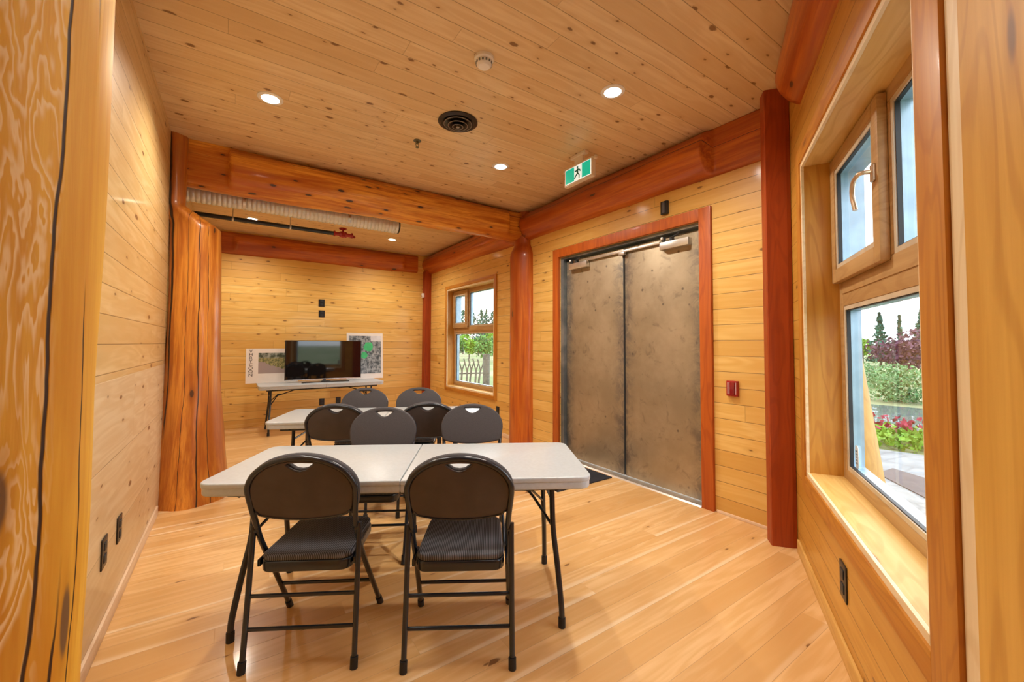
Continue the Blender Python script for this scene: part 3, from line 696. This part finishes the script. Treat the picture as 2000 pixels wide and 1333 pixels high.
bm = bmesh.new(); span(bm, (-.285, -.0008, .09), (.285, 0, .775)); obj('printed_map', bm, M['map'], p, smooth=False)
bm = bmesh.new()
for cx, cz, r, sd in ((.06, .575, .085, 1), (-.02, .42, .06, 5)):
    pts = [(cx+r*(1+.35*noise.noise(Vector((math.cos(a)*1.5, math.sin(a)*1.5, sd))))*math.cos(a), cz+r*(1+.35*noise.noise(Vector((math.cos(a)*1.5, math.sin(a)*1.5, sd))))*math.sin(a)) for a in [2*math.pi*k/20 for k in range(20)]]
    bm.faces.new([bm.verts.new((x, -.0016, z)) for x, z in pts])
obj('green_patch', bm, M['mapgreen'], p, smooth=False)
bm = bmesh.new(); span(bm, (.10, -.0018, .675), (.285, -.001, .775)); obj('map_legend', bm, M['maplabel'], p, smooth=False)

# ------------------------------------------------------------------ small things on walls
def wall_plate(name, label, cat, loc, rz, w=.08, h=.125, mats=None, parts='outlet', group=None):
    """local +y is out of the wall"""
    t = thing(name, label, cat, loc, rz, group)
    bm = bmesh.new(); span(bm, (-w/2, 0, -h/2), (w/2, .007, h/2), .003); obj('cover_plate', bm, M['black'], t)
    for sz in (-1, 1):
        bm = bmesh.new(); box(bm, (0, .008, sz*h*.2), (w*.45, .005, h*.26), .002); obj('socket', bm, M['gasket'], t)
    return t
LW = R(-90)                                       # faces +x
wall_plate('wall_outlet', 'black wall outlet low on the boards, nearer the chestnut flared post', 'outlet', (XL, 3.0, .392), LW, .095, .135)
wall_plate('wall_outlet', 'black wall outlet low on the boards, nearer the honey yellow log', 'outlet', (XL, 2.69, .396), LW, .095, .140)
wall_plate('wall_outlet', 'black wall outlet under the near window', 'outlet', wpt(2.285, NW, .345), WROT, .095, .155)
BW = R(180)
wall_plate('wall_outlet', 'black wall plate above the television, upper of the two', 'outlet', (1.29, YB, 2.10), BW, .10, .135)
wall_plate('wall_outlet', 'black wall plate above the television, lower of the two', 'outlet', (1.295, YB, 1.905), BW, .10, .125)
wall_plate('wall_outlet', 'black wall outlet under the far table, below the television', 'outlet', (1.325, YB, .33), BW, .085, .125)
wall_plate('wall_outlet', 'black wall outlet under the far table, closer to the map poster', 'outlet', (1.60, YB, .335), BW, .085, .125)
wall_plate('wall_outlet', 'black wall outlet below the far window beside a charcoal chair', 'outlet', (XR, 5.28, .37), R(90), .085, .125)
t = thing('card_reader', 'small black sensor box above the double door casing', 'sensor', (XR, 2.342, 2.66), R(90))
bm = bmesh.new(); span(bm, (-.037, 0, -.062), (.037, .03, .062), .006); obj('sensor_body', bm, M['black'], t)
bm = bmesh.new(); span(bm, (-.012, .03, -.05), (.02, .034, .05), .002); obj('sensor_lens', bm, plain('grey lens', (.10, .10, .11), .2), t)
t = thing('fire_alarm', 'dark red alarm unit on the boards beside the double door', 'alarm', (XR, 1.735, 1.027), R(90))
bm = bmesh.new(); span(bm, (-.045, -.02, -.062), (.045, .028, .062), .008); obj('alarm_body', bm, M['red'], t)
bm = bmesh.new(); span(bm, (-.026, .028, -.05), (.012, .042, .05), .005); obj('alarm_lens', bm, M['redlens'], t)
M['stripe'] = plain('white stripe', (.75, .6, .6), .4)
for x in (-.034, .019, .03):
    bm = bmesh.new(); span(bm, (x-.0022, .028, -.045), (x+.0022, .031, .05)); obj('alarm_stripe', bm, M['stripe'], t)
t = thing('motion_sensor', 'little white sensor on the slim post in the far corner', 'sensor', (3.20, YB-.07, 2.36), R(90))
bm = bmesh.new(); span(bm, (-.035, 0, -.045), (.035, .045, .045), .01); obj('sensor_body', bm, M['white'], t)
bm = bmesh.new(); span(bm, (-.02, .045, -.03), (.02, .05, .0), .003); obj('sensor_lens', bm, M['sash_pale'], t)

# ------------------------------------------------------------------ ceiling things
def downlight(x, y, label, k=1.):
    t = thing('ceiling_downlight', label, 'downlight', (x, y, H), 0, 'recessed downlights')
    bm = bmesh.new(); lathe(bm, [(.058, -.001), (.060, -.008), (.075, -.008), (.085, -.004), (.086, 0)], 28); obj('trim_ring', bm, M['white'], t)
    bm = bmesh.new(); lathe(bm, [(0, -.009), (.045, -.009), (.059, -.006), (.059, -.001)], 28); obj('light_lens', bm, M['bulb'], t)
    la = bpy.data.lights.new('downlight_lamp', 'SPOT'); la.energy = LAMP*k; la.color = (1., .92, .80); la.spot_size = R(150); la.spot_blend = .7; la.shadow_soft_size = .06
    lo = bpy.data.objects.new('downlight_lamp', la); COL.objects.link(lo); lo.parent = t; lo.location = (0, 0, -.03)
LAMP = 125.
downlight(.184, 3.47, 'glowing recessed downlight in front of the cross beam, above the flared post side')
downlight(2.21, 1.98, 'glowing recessed downlight closest to the near window')
downlight(2.215, 3.48, 'glowing recessed downlight beside the exit sign')
downlight(.184, 7.03, 'glowing recessed downlight beyond the cross beam, above the black pipe', .7)
downlight(2.245, 7.04, 'glowing recessed downlight beyond the cross beam, under the open end of the silver duct', .7)
t = thing('smoke_detector', 'white domed smoke detector on the ceiling boards', 'smoke detector', (1.272, 2.20, H))
bm = bmesh.new(); lathe(bm, [(.062, 0), (.062, -.018), (.052, -.026), (.048, -.05), (.036, -.062), (0, -.064)], 28); obj('detector_body', bm, M['white'], t)
bm = bmesh.new()
for k in range(14):
    a = 2*math.pi*k/14; box(bm, (.0495*math.cos(a), .0495*math.sin(a), -.040), (.006, .011, .014), 0, Matrix.Rotation(a, 3, 'Z'))
obj('detector_vent', bm, plain('grey slot', (.16, .2, .22), .5), t)
t = thing('ceiling_diffuser', 'round black air diffuser with concentric rings on the ceiling', 'air vent', (1.474, 2.97, H))
bm = bmesh.new(); lathe(bm, [(.158, 0), (.16, -.008), (.135, -.02), (.118, -.014), (.118, -.004)], 40); obj('outer_ring', bm, M['diff'], t)
for r0, z in ((.112, -.022), (.078, -.034), (.042, -.044)):
    bm = bmesh.new(); lathe(bm, [(r0-.030, -.004), (r0, z), (r0+.004, z-.002), (r0-.008, z-.004), (max(r0-.034, .002), -.012)], 36); c_ = obj('diffuser_cone', bm, M['diff'], t)
    bm = bmesh.new(); tube(bm, [(r0*math.cos(2*math.pi*k/36), r0*math.sin(2*math.pi*k/36), z-.001) for k in range(36)], .0032, 6, closed=True); obj('cone_rim', bm, M['diffrim'], c_)
bm = bmesh.new(); lathe(bm, [(0, -.052), (.014, -.05), (.016, -.02), (0, -.02)], 18); obj('center_knob', bm, M['diffrim'], t)
t = thing('fire_sprinkler', 'small metal fire sprinkler head under the ceiling boards', 'sprinkler', (1.317, 3.46, H))
bm = bmesh.new(); lathe(bm, [(.034, 0), (.034, -.004), (.012, -.008), (.010, -.03), (0, -.03)], 18); obj('escutcheon', bm, plain('bronze grey', (.14, .15, .12), .4, .6), t)
bm = bmesh.new(); tube(bm, [(.009, 0, -.02), (.014, 0, -.04), (.003, 0, -.058)], .003, 6); tube(bm, [(-.009, 0, -.02), (-.014, 0, -.04), (-.003, 0, -.058)], .003, 6); lathe(bm, [(0, -.062), (.016, -.062), (.016, -.059), (0, -.058)], 14); obj('deflector', bm, plain('dark bronze', (.09, .10, .08), .4, .6), t)
# exit sign: faces -x, hung from the ceiling
t = thing('exit_sign', 'green and white running figure exit sign hanging from the ceiling', 'exit sign', (2.69, 2.825, H), R(90))   # local +y -> -x, local x -> +y
bm = bmesh.new(); span(bm, (-.10, -.022, -.03), (.10, .028, 0), .006); span(bm, (-.19, -.020, -.275), (.19, .024, -.095), .006); span(bm, (-.055, -.014, -.10), (.055, .016, -.025), .003); obj('sign_housing', bm, M['exitbox'], t)
bm = bmesh.new(); span(bm, (-.175, .0235, -.258), (.175, .0260, -.112)); obj('white_panel', bm, M['exitw'], t, smooth=False)
for a, b in ((-.168, -.058), (.048, .168)):
    bm = bmesh.new(); span(bm, (a, .0255, -.252), (b, .0270, -.118)); obj('green_panel', bm, M['exitg'], t, smooth=False)
bm = bmesh.new(); Y_ = .0275
def limb(a, b, r=.0055): tube(bm, [(a[0], Y_, a[1]), (b[0], Y_, b[1])], r, 6)
lathe(bm, [(0, -.010), (.010, 0), (0, .010)], 10, (-.002, Y_, -.135))
limb((-.002, -.15), (.000, -.19), .009); limb((-.002, -.153), (-.030, -.165)); limb((-.030, -.165), (-.036, -.182)); limb((-.002, -.153), (.022, -.168)); limb((.022, -.168), (.034, -.160))
limb((0, -.19), (-.022, -.212), .0065); limb((-.022, -.212), (-.020, -.243)); limb((0, -.19), (.022, -.210), .0065); limb((.022, -.210), (.042, -.232))
obj('running_figure', bm, M['exitman'], t)
for sx in (-1, 1):
    bm = bmesh.new(); lathe(bm, [(0, -.02), (.018, -.018), (.02, 0), (.012, .012), (0, .014)], 14); xform(bm, Matrix.Translation((sx*.205, .0, -.10))); obj('lamp_head', bm, M['exitbox'], t)

# duct, pipe
t = thing('air_duct', 'silver ribbed flexible air duct running behind the cross beam', 'duct', (-.44, 5.17, 2.885))
bm = bmesh.new(); n = 300; L = 2.16
tube(bm, [(L*i/n, 0, 0) for i in range(n+1)], [.084+.0075*abs(math.sin(i*math.pi/6))**.7 for i in range(n+1)], 26, cap=False); obj('duct_sleeve', bm, M['foil'], t)
bm = bmesh.new(); tube(bm, [(L-.012, 0, 0), (L+.006, 0, 0)], .0915, 26, cap=False); obj('end_band', bm, M['black'], t)
for x in (.5, 1.55):
    bm = bmesh.new(); tube(bm, [(x-.012, 0, 0), (x+.012, 0, 0)], .0925, 26, cap=False); tube(bm, [(x, 0, .09), (x, 0, H-2.885)], .004, 6); obj('hanger_strap', bm, M['galv'], t)
t = thing('sprinkler_pipe', 'black sprinkler pipe under the ceiling behind the silver duct', 'pipe', (-.46, 5.62, 2.795))
bm = bmesh.new(); tube(bm, [(0, 0, 0), (1.489, 0, 0)], .026, 16); obj('pipe_run', bm, M['blackm'], t)
for x in (.42, 1.0):
    bm = bmesh.new(); tube(bm, [(x-.009, 0, 0), (x+.009, 0, 0)], .030, 14); tube(bm, [(x, 0, .028), (x, 0, H-2.795)], .004, 6); lathe(bm, [(.02, H-2.795), (.02, H-2.801), (0, H-2.801)], 12, (x, 0, 0)); obj('pipe_hanger', bm, M['galv'], t)
t = thing('valve_assembly', 'red pipe valve with a handwheel at the end of the black pipe', 'valve', (1.03, 5.62, 2.795))
bm = bmesh.new(); tube(bm, [(0, 0, 0), (.24, 0, 0)], .024, 14)
for x in (.012, .085, .15, .225): tube(bm, [(x-.009, 0, 0), (x+.009, 0, 0)], .037, 12)
lathe(bm, [(0, -.045), (.036, -.03), (.04, 0), (.03, .035), (.012, .04), (.010, .075), (0, .075)], 16, (.115, 0, 0)); tube(bm, [(.24, 0, 0), (.265, 0, -.02)], .016, 10); obj('valve_body', bm, M['red'], t)
bm = bmesh.new(); tube(bm, [(.115+.045*math.cos(2*math.pi*k/20), .045*math.sin(2*math.pi*k/20), .075) for k in range(20)], .007, 6, closed=True)
for k in range(3): a = math.pi*k/3; tube(bm, [(.115+.045*math.cos(a), .045*math.sin(a), .075), (.115-.045*math.cos(a), -.045*math.sin(a), .075)], .004, 6)
obj('handwheel', bm, M['red'], t)

# floor mat
bm = plate(rrect(.74, .92, .01), [], .010, .003); xform(bm, Matrix.Translation((2.89, 3.41, .005))); tag(obj('floor_mat', bm, M['mat']), 'dark charcoal mat on the floor before the double door', 'mat')

# ------------------------------------------------------------------ outdoors
GZ = -.16
bm = bmesh.new(); s = 260.; prism(bm, [(-s, -s), (s, -s), (s, s), (-s, s)], GZ-.4, GZ-.02); struct(obj('ground', bm, M['meadow'], smooth=False))
def polar(az, r): return Vector((math.sin(R(az))*r, math.cos(R(az))*r, 0))
# patio outside the near window
bm = bmesh.new(); q = [polar(a, r) for a, r in ((50, 5.2), (62, 9.2), (78, 8.2), (98, 9.5), (112, 4), (100, 1.6))]
q = [(XR+.26, YC-.1), *[(v.x, v.y) for v in (polar(56, 8.4), polar(70, 8.3), polar(84, 8.2), polar(100, 9), polar(118, 8))], (.6, -1.6), (.95, -.5)]
prism(bm, q, GZ-.03, GZ); struct(obj('patio', bm, M['patio'], smooth=False))
def leaves(bm, n, fn, s0, s1):
    for _ in range(n):
        p = fn(); s = random.uniform(s0, s1)
        u = Vector((random.gauss(0, 1), random.gauss(0, 1), random.gauss(0, 1))).normalized(); w = u.cross(Vector((random.gauss(0, 1), random.gauss(0, 1), random.gauss(0, 1)))).normalized()
        a, b = u*s, w*s*.7
        bm.faces.new([bm.verts.new(p+x) for x in (a, b, -a, -b)])
def ell(c, rx, rz):
    v = Vector((random.gauss(0, 1), random.gauss(0, 1), random.gauss(0, 1))).normalized()*random.uniform(.45, 1)**.6
    f = 1+.3*noise.noise(v*2.2+Vector(c)); return Vector((c[0]+v.x*rx*f, c[1]+v.y*rx*f, c[2]+v.z*rz*f))
def tree(name, label, pos, h, rx, kind, mat, n=900, group=None, ls=.10):
    t = thing(name, label, 'tree' if 'shrub' not in name else 'shrub', (pos.x, pos.y, GZ-.02), random.uniform(0, 6), group)
    bm = bmesh.new(); tube(bm, [(0, 0, 0), (.02*h, 0, h*.35), (0, .01*h, h*.75)], [h*.022, h*.016, h*.006], 7); obj('trunk', bm, M['bark'], t)
    bm = bmesh.new()
    if kind == 'round':
        cs = [((random.uniform(-.45, .45)*rx, random.uniform(-.45, .45)*rx, h*random.uniform(.30, .78)), rx*random.uniform(.45, .65)) for _ in range(9)]
        leaves(bm, n, lambda: (lambda c: ell(c[0], c[1], c[1]*h/(3.2*rx)+.05))(random.choice(cs)), ls*h*.35, ls*h*.62)
    elif kind == 'cone':
        def f():
            z = random.random()**1.5; a = random.uniform(0, 6.283); rr = rx*(1-z)*random.uniform(.3, 1)*(.75+.25*math.sin(z*38)); return Vector((rr*math.cos(a), rr*math.sin(a), h*(.10+.9*z)))
        leaves(bm, n, f, ls*h*.2, ls*h*.42)
    elif kind == 'column':
        def f():
            z = random.random(); a = random.uniform(0, 6.283); rr = rx*math.sin(math.pi*min(1, z*.93+.07))**.7*random.uniform(.2, 1); return Vector((rr*math.cos(a), rr*math.sin(a), h*(.12+.88*z)))
        leaves(bm, n, f, ls*h*.2, ls*h*.38)
    else:
        leaves(bm, n, lambda: ell((random.uniform(-.55, .55)*rx, random.uniform(-.55, .55)*rx, h*.45), rx*.6, h*.52), ls*h*.3, ls*h*.6)
    obj('foliage', bm, mat, t, smooth=False); return t
# seen through the near window (azimuth measured from +y towards +x)
tree('tree', 'purple leaved tree seen through the near window', polar(77.9, 26), 2.75, 1.35, 'round', M['leaf_p'], 1500, ls=.07)
tree('conifer_tree', 'dark conifer behind the purple tree, closer to the green trees', polar(76.1, 40), 3.9, 1.0, 'cone', M['leaf_d'], 1000)
tree('conifer_tree', 'broad dark conifer behind the purple tree, tallest of the group', polar(79.2, 41), 4.2, 1.25, 'cone', M['leaf_d'], 1100)
tree('conifer_tree', 'slender conifer standing between the two dark conifers', polar(77.6, 46), 4.0, .55, 'cone', M['leaf_d'], 500)
tree('tree', 'bright green round tree beside the purple tree', polar(74.6, 46), 2.4, 1.0, 'round', M['leaf_l'], 700)
tree('tree', 'mid green round tree next to the leaning pole', polar(72.6, 50), 2.7, 1.1, 'round', M['leaf_g'], 700)
tree('shrub', 'largest green shrub on the far bank of the pond', polar(77.6, 15.5), 1.05, .75, 'bush', M['leaf_b'], 1700, ls=.09)
tree('shrub', 'pale green shrub beyond the pond, by the leaning pole', polar(72.6, 16.5), 1.0, .65, 'bush', M['leaf_b'], 1200, ls=.09)
tree('shrub', 'mid green shrub beyond the pond, beside the largest shrub', polar(82.8, 14.6), 1.05, .55, 'bush', M['leaf_g'], 1200, ls=.09)
tree('shrub', 'shrub in the meadow behind the gap between the pond shrubs', polar(75.2, 20), .95, .8, 'bush', M['leaf_b'], 1200, ls=.09)
bm = bmesh.new(); tube(bm, [(0, 0, 0), (0, .02, 1.3)], .10, 8); tag(obj('tree_stump', bm, M['bark'], loc=(*polar(74.6, 26).xy, GZ)), 'grey post in the meadow beyond the shrubs', 'post')
bm = bmesh.new(); pts = [polar(a, r) for a, r in ((66, 11.0), (70, 10.4), (75, 10.2), (80, 10.3), (86, 10.6), (88, 13.6), (80, 14.2), (72, 14.4), (66, 13.8))]
prism(bm, [(v.x, v.y) for v in pts], GZ-.03, GZ-.005); o = struct(obj('pond', bm, M['water'], smooth=False))
bm = bmesh.new()
leaves(bm, 1500, lambda: polar(random.uniform(69, 84), random.uniform(8.3, 9.9))+Vector((0, 0, GZ+random.uniform(.0, .16))), .03, .07)
o = obj('flower_bed_leaves', bm, M['leaf_l'], smooth=False); o.name = 'flower_leaves'; o['kind'] = 'stuff'; tag(o, 'low green leaves of the flower bed along the patio edge', 'plants')
bm = bmesh.new()
leaves(bm, 210, lambda: polar(random.uniform(69, 84), random.uniform(8.5, 9.9))+Vector((0, 0, GZ+random.uniform(.24, .33))), .035, .06)
o = obj('flowers', bm, M['petal'], smooth=False); o['kind'] = 'stuff'; tag(o, 'crimson blossoms along the edge of the patio', 'flowers')
bm = bmesh.new(); pp = [polar(a, r) for a, r in ((75.6, 6.6), (76.8, 7.0), (79.5, 6.7), (83, 5.6), (83, 5.2), (79, 5.9))]
prism(bm, [(v.x, v.y) for v in pp], GZ-.001, GZ+.012); struct(obj('shadow_patch', bm, M['shadow'], smooth=False))  # thin dark sheet standing in for a shadow on the patio
# leaning peeled pole outside the near window
bm = bmesh.new(); tube(bm, [wpt(3.50, 1.0, GZ), wpt(3.84, 1.0, .5), wpt(4.30, 1.0, 1.45), wpt(5.0, 1.0, 2.9)], .095, 16); tag(obj('leaning_pole', bm, M['pole_log']), 'pale yellow peeled pole leaning outside the near window', 'pole')
# seen through the far window
for i, (az, r, h, rx, kd, mt, lb) in enumerate((
        (26.2, 38, 2.6, 1.1, 'round', 'leaf_g', 'mid green round tree beyond the fence, below the small far window pane'),
        (28.2, 42, 2.8, 1.1, 'round', 'leaf_l', 'bright green round tree in the middle of the lower far window pane'),
        (30.2, 36, 2.5, 1.1, 'round', 'leaf_g', 'small leafy green tree closest behind the forked stakes'),
        (32.6, 43, 3.1, 1.3, 'round', 'leaf_g', 'green round tree beyond the gate post in the far window view'),
        (26.6, 51, 3.3, 1.1, 'round', 'leaf_d', 'dark green tree behind the round trees, below the mullion of the far window'),
        (29.5, 53, 3.3, 1.1, 'round', 'leaf_d', 'dark green tree behind the leafy tree in the far window view'),
        (31.4, 56, 3.6, 1.1, 'round', 'leaf_l', 'bright green tree behind the gate post in the far window view'),
        (27.35, 61, 6.5, 1.0, 'column', 'leaf_d', 'dark slender poplar seen in the small upper pane of the far window'),
        (28.75, 67, 6.6, 1.1, 'column', 'leaf_d', 'slender poplar just beside the mullion of the far window'),
        (29.85, 65, 6.9, .9, 'column', 'leaf_d', 'slender poplar in the middle of the larger upper pane'),
        (30.55, 69, 7.3, .7, 'column', 'leaf_d', 'thin poplar beside the middle one in the larger upper pane'),
        (31.5, 65, 6.7, .9, 'column', 'leaf_d', 'slender poplar at the outer edge of the larger upper pane'))):
    tree('poplar_tree' if kd == 'column' else 'tree', lb, polar(az, r), h, rx, kd, M[mt], 450 if kd == 'column' else 900, ls=.09)
stk = ((26.4, 12.2), (27.1, 12.4), (27.8, 12.2), (28.4, 12.5), (29.05, 12.2), (29.7, 12.4))
for i, (az, r) in enumerate(stk):
    p = polar(az, r); bm = bmesh.new(); hh = .95+.08*random.random()
    tube(bm, smooth_path([(0, 0, 0), (.03*random.uniform(-1, 1), 0, hh*.4), (.04, 0, hh*.8)], 3), .030, 7)
    tube(bm, [(.03, 0, hh*.72), (.13, 0, hh*.98)], .022, 6); tube(bm, [(.03, 0, hh*.72), (-.08, 0, hh*1.08)], .022, 6)
    words = ('first', 'second', 'third', 'fourth', 'fifth', 'sixth')[i]
    tag(obj('forked_stake', bm, M['stick'], loc=(p.x, p.y, GZ)), f'grey forked stake in the row outside the far window, {words} from the meadow end', 'stake', 'forked stakes outside the far window')
bm = bmesh.new(); p = polar(30.6, 11.6); tube(bm, [(0, 0, 0), (0, 0, 1.25)], .10, 12); tag(obj('gate_post', bm, M['stick'], loc=(p.x, p.y, GZ)), 'thick grey post beside the forked stakes outside the far window', 'post')
bm = bmesh.new(); a_, b_ = polar(26.0, 12.62), polar(30.3, 12.66); tube(bm, [(a_.x, a_.y, GZ+.62), (b_.x, b_.y, GZ+.64)], .022, 7); tag(obj('fence_rail', bm, M['stick']), 'thin grey rail linking the forked stakes outside the far window', 'rail')

# ------------------------------------------------------------------ light
wd = bpy.data.worlds.new('World'); scn.world = wd; wd.use_nodes = True; nt = wd.node_tree
bg = nt.nodes['Background']; bg.inputs[1].default_value = 4.2
tc = nt.nodes.new('ShaderNodeTexCoord'); nz = nt.nodes.new('ShaderNodeTexNoise'); nz.inputs['Scale'].default_value = 2.5; nz.inputs['Detail'].default_value = 4
rp = nt.nodes.new('ShaderNodeValToRGB'); rp.color_ramp.elements[0].color = (.72, .86, 1., 1); rp.color_ramp.elements[1].color = (1., .98, .97, 1)
rp.color_ramp.elements[0].position = .3; rp.color_ramp.elements[1].position = .6
nt.links.new(tc.outputs['Generated'], nz.inputs['Vector']); nt.links.new(nz.outputs[0], rp.inputs[0]); nt.links.new(rp.outputs[0], bg.inputs[0])
# added fill lamps, out of view, to brighten the near corner
for x, y, e in ((.184, 1.98, 95.), (.9, 1.0, 45.)):
    la = bpy.data.lights.new('fill_lamp', 'SPOT'); la.energy = e; la.color = (1., .93, .82); la.spot_size = R(150); la.spot_blend = .7; la.shadow_soft_size = .3
    o = bpy.data.objects.new('fill_lamp', la); COL.objects.link(o); o.location = (x, y, H-.03)

# ------------------------------------------------------------------ camera
cam = bpy.data.cameras.new('camera'); co = bpy.data.objects.new('camera', cam); COL.objects.link(co)
cam.sensor_width = 36.; cam.lens = 800./2000*36; cam.shift_y = (644.5-666.5)/2000; cam.clip_start = .02; cam.clip_end = 600
yaw, pit, rol = R(34.165), R(1.963), R(.20)
m = Matrix.Rotation(-yaw, 4, 'Z') @ Matrix.Rotation(R(90)+pit, 4, 'X') @ Matrix.Rotation(rol, 4, 'Z')
m.translation = (0, 0, 1.38); co.matrix_world = m
scn.camera = co
scn.view_settings.view_transform = 'Standard'; scn.view_settings.look = 'None'; scn.view_settings.exposure = .18
scn.cycles.max_bounces = 12; scn.cycles.diffuse_bounces = 6; scn.cycles.transparent_max_bounces = 12; scn.cycles.sample_clamp_indirect = 6.
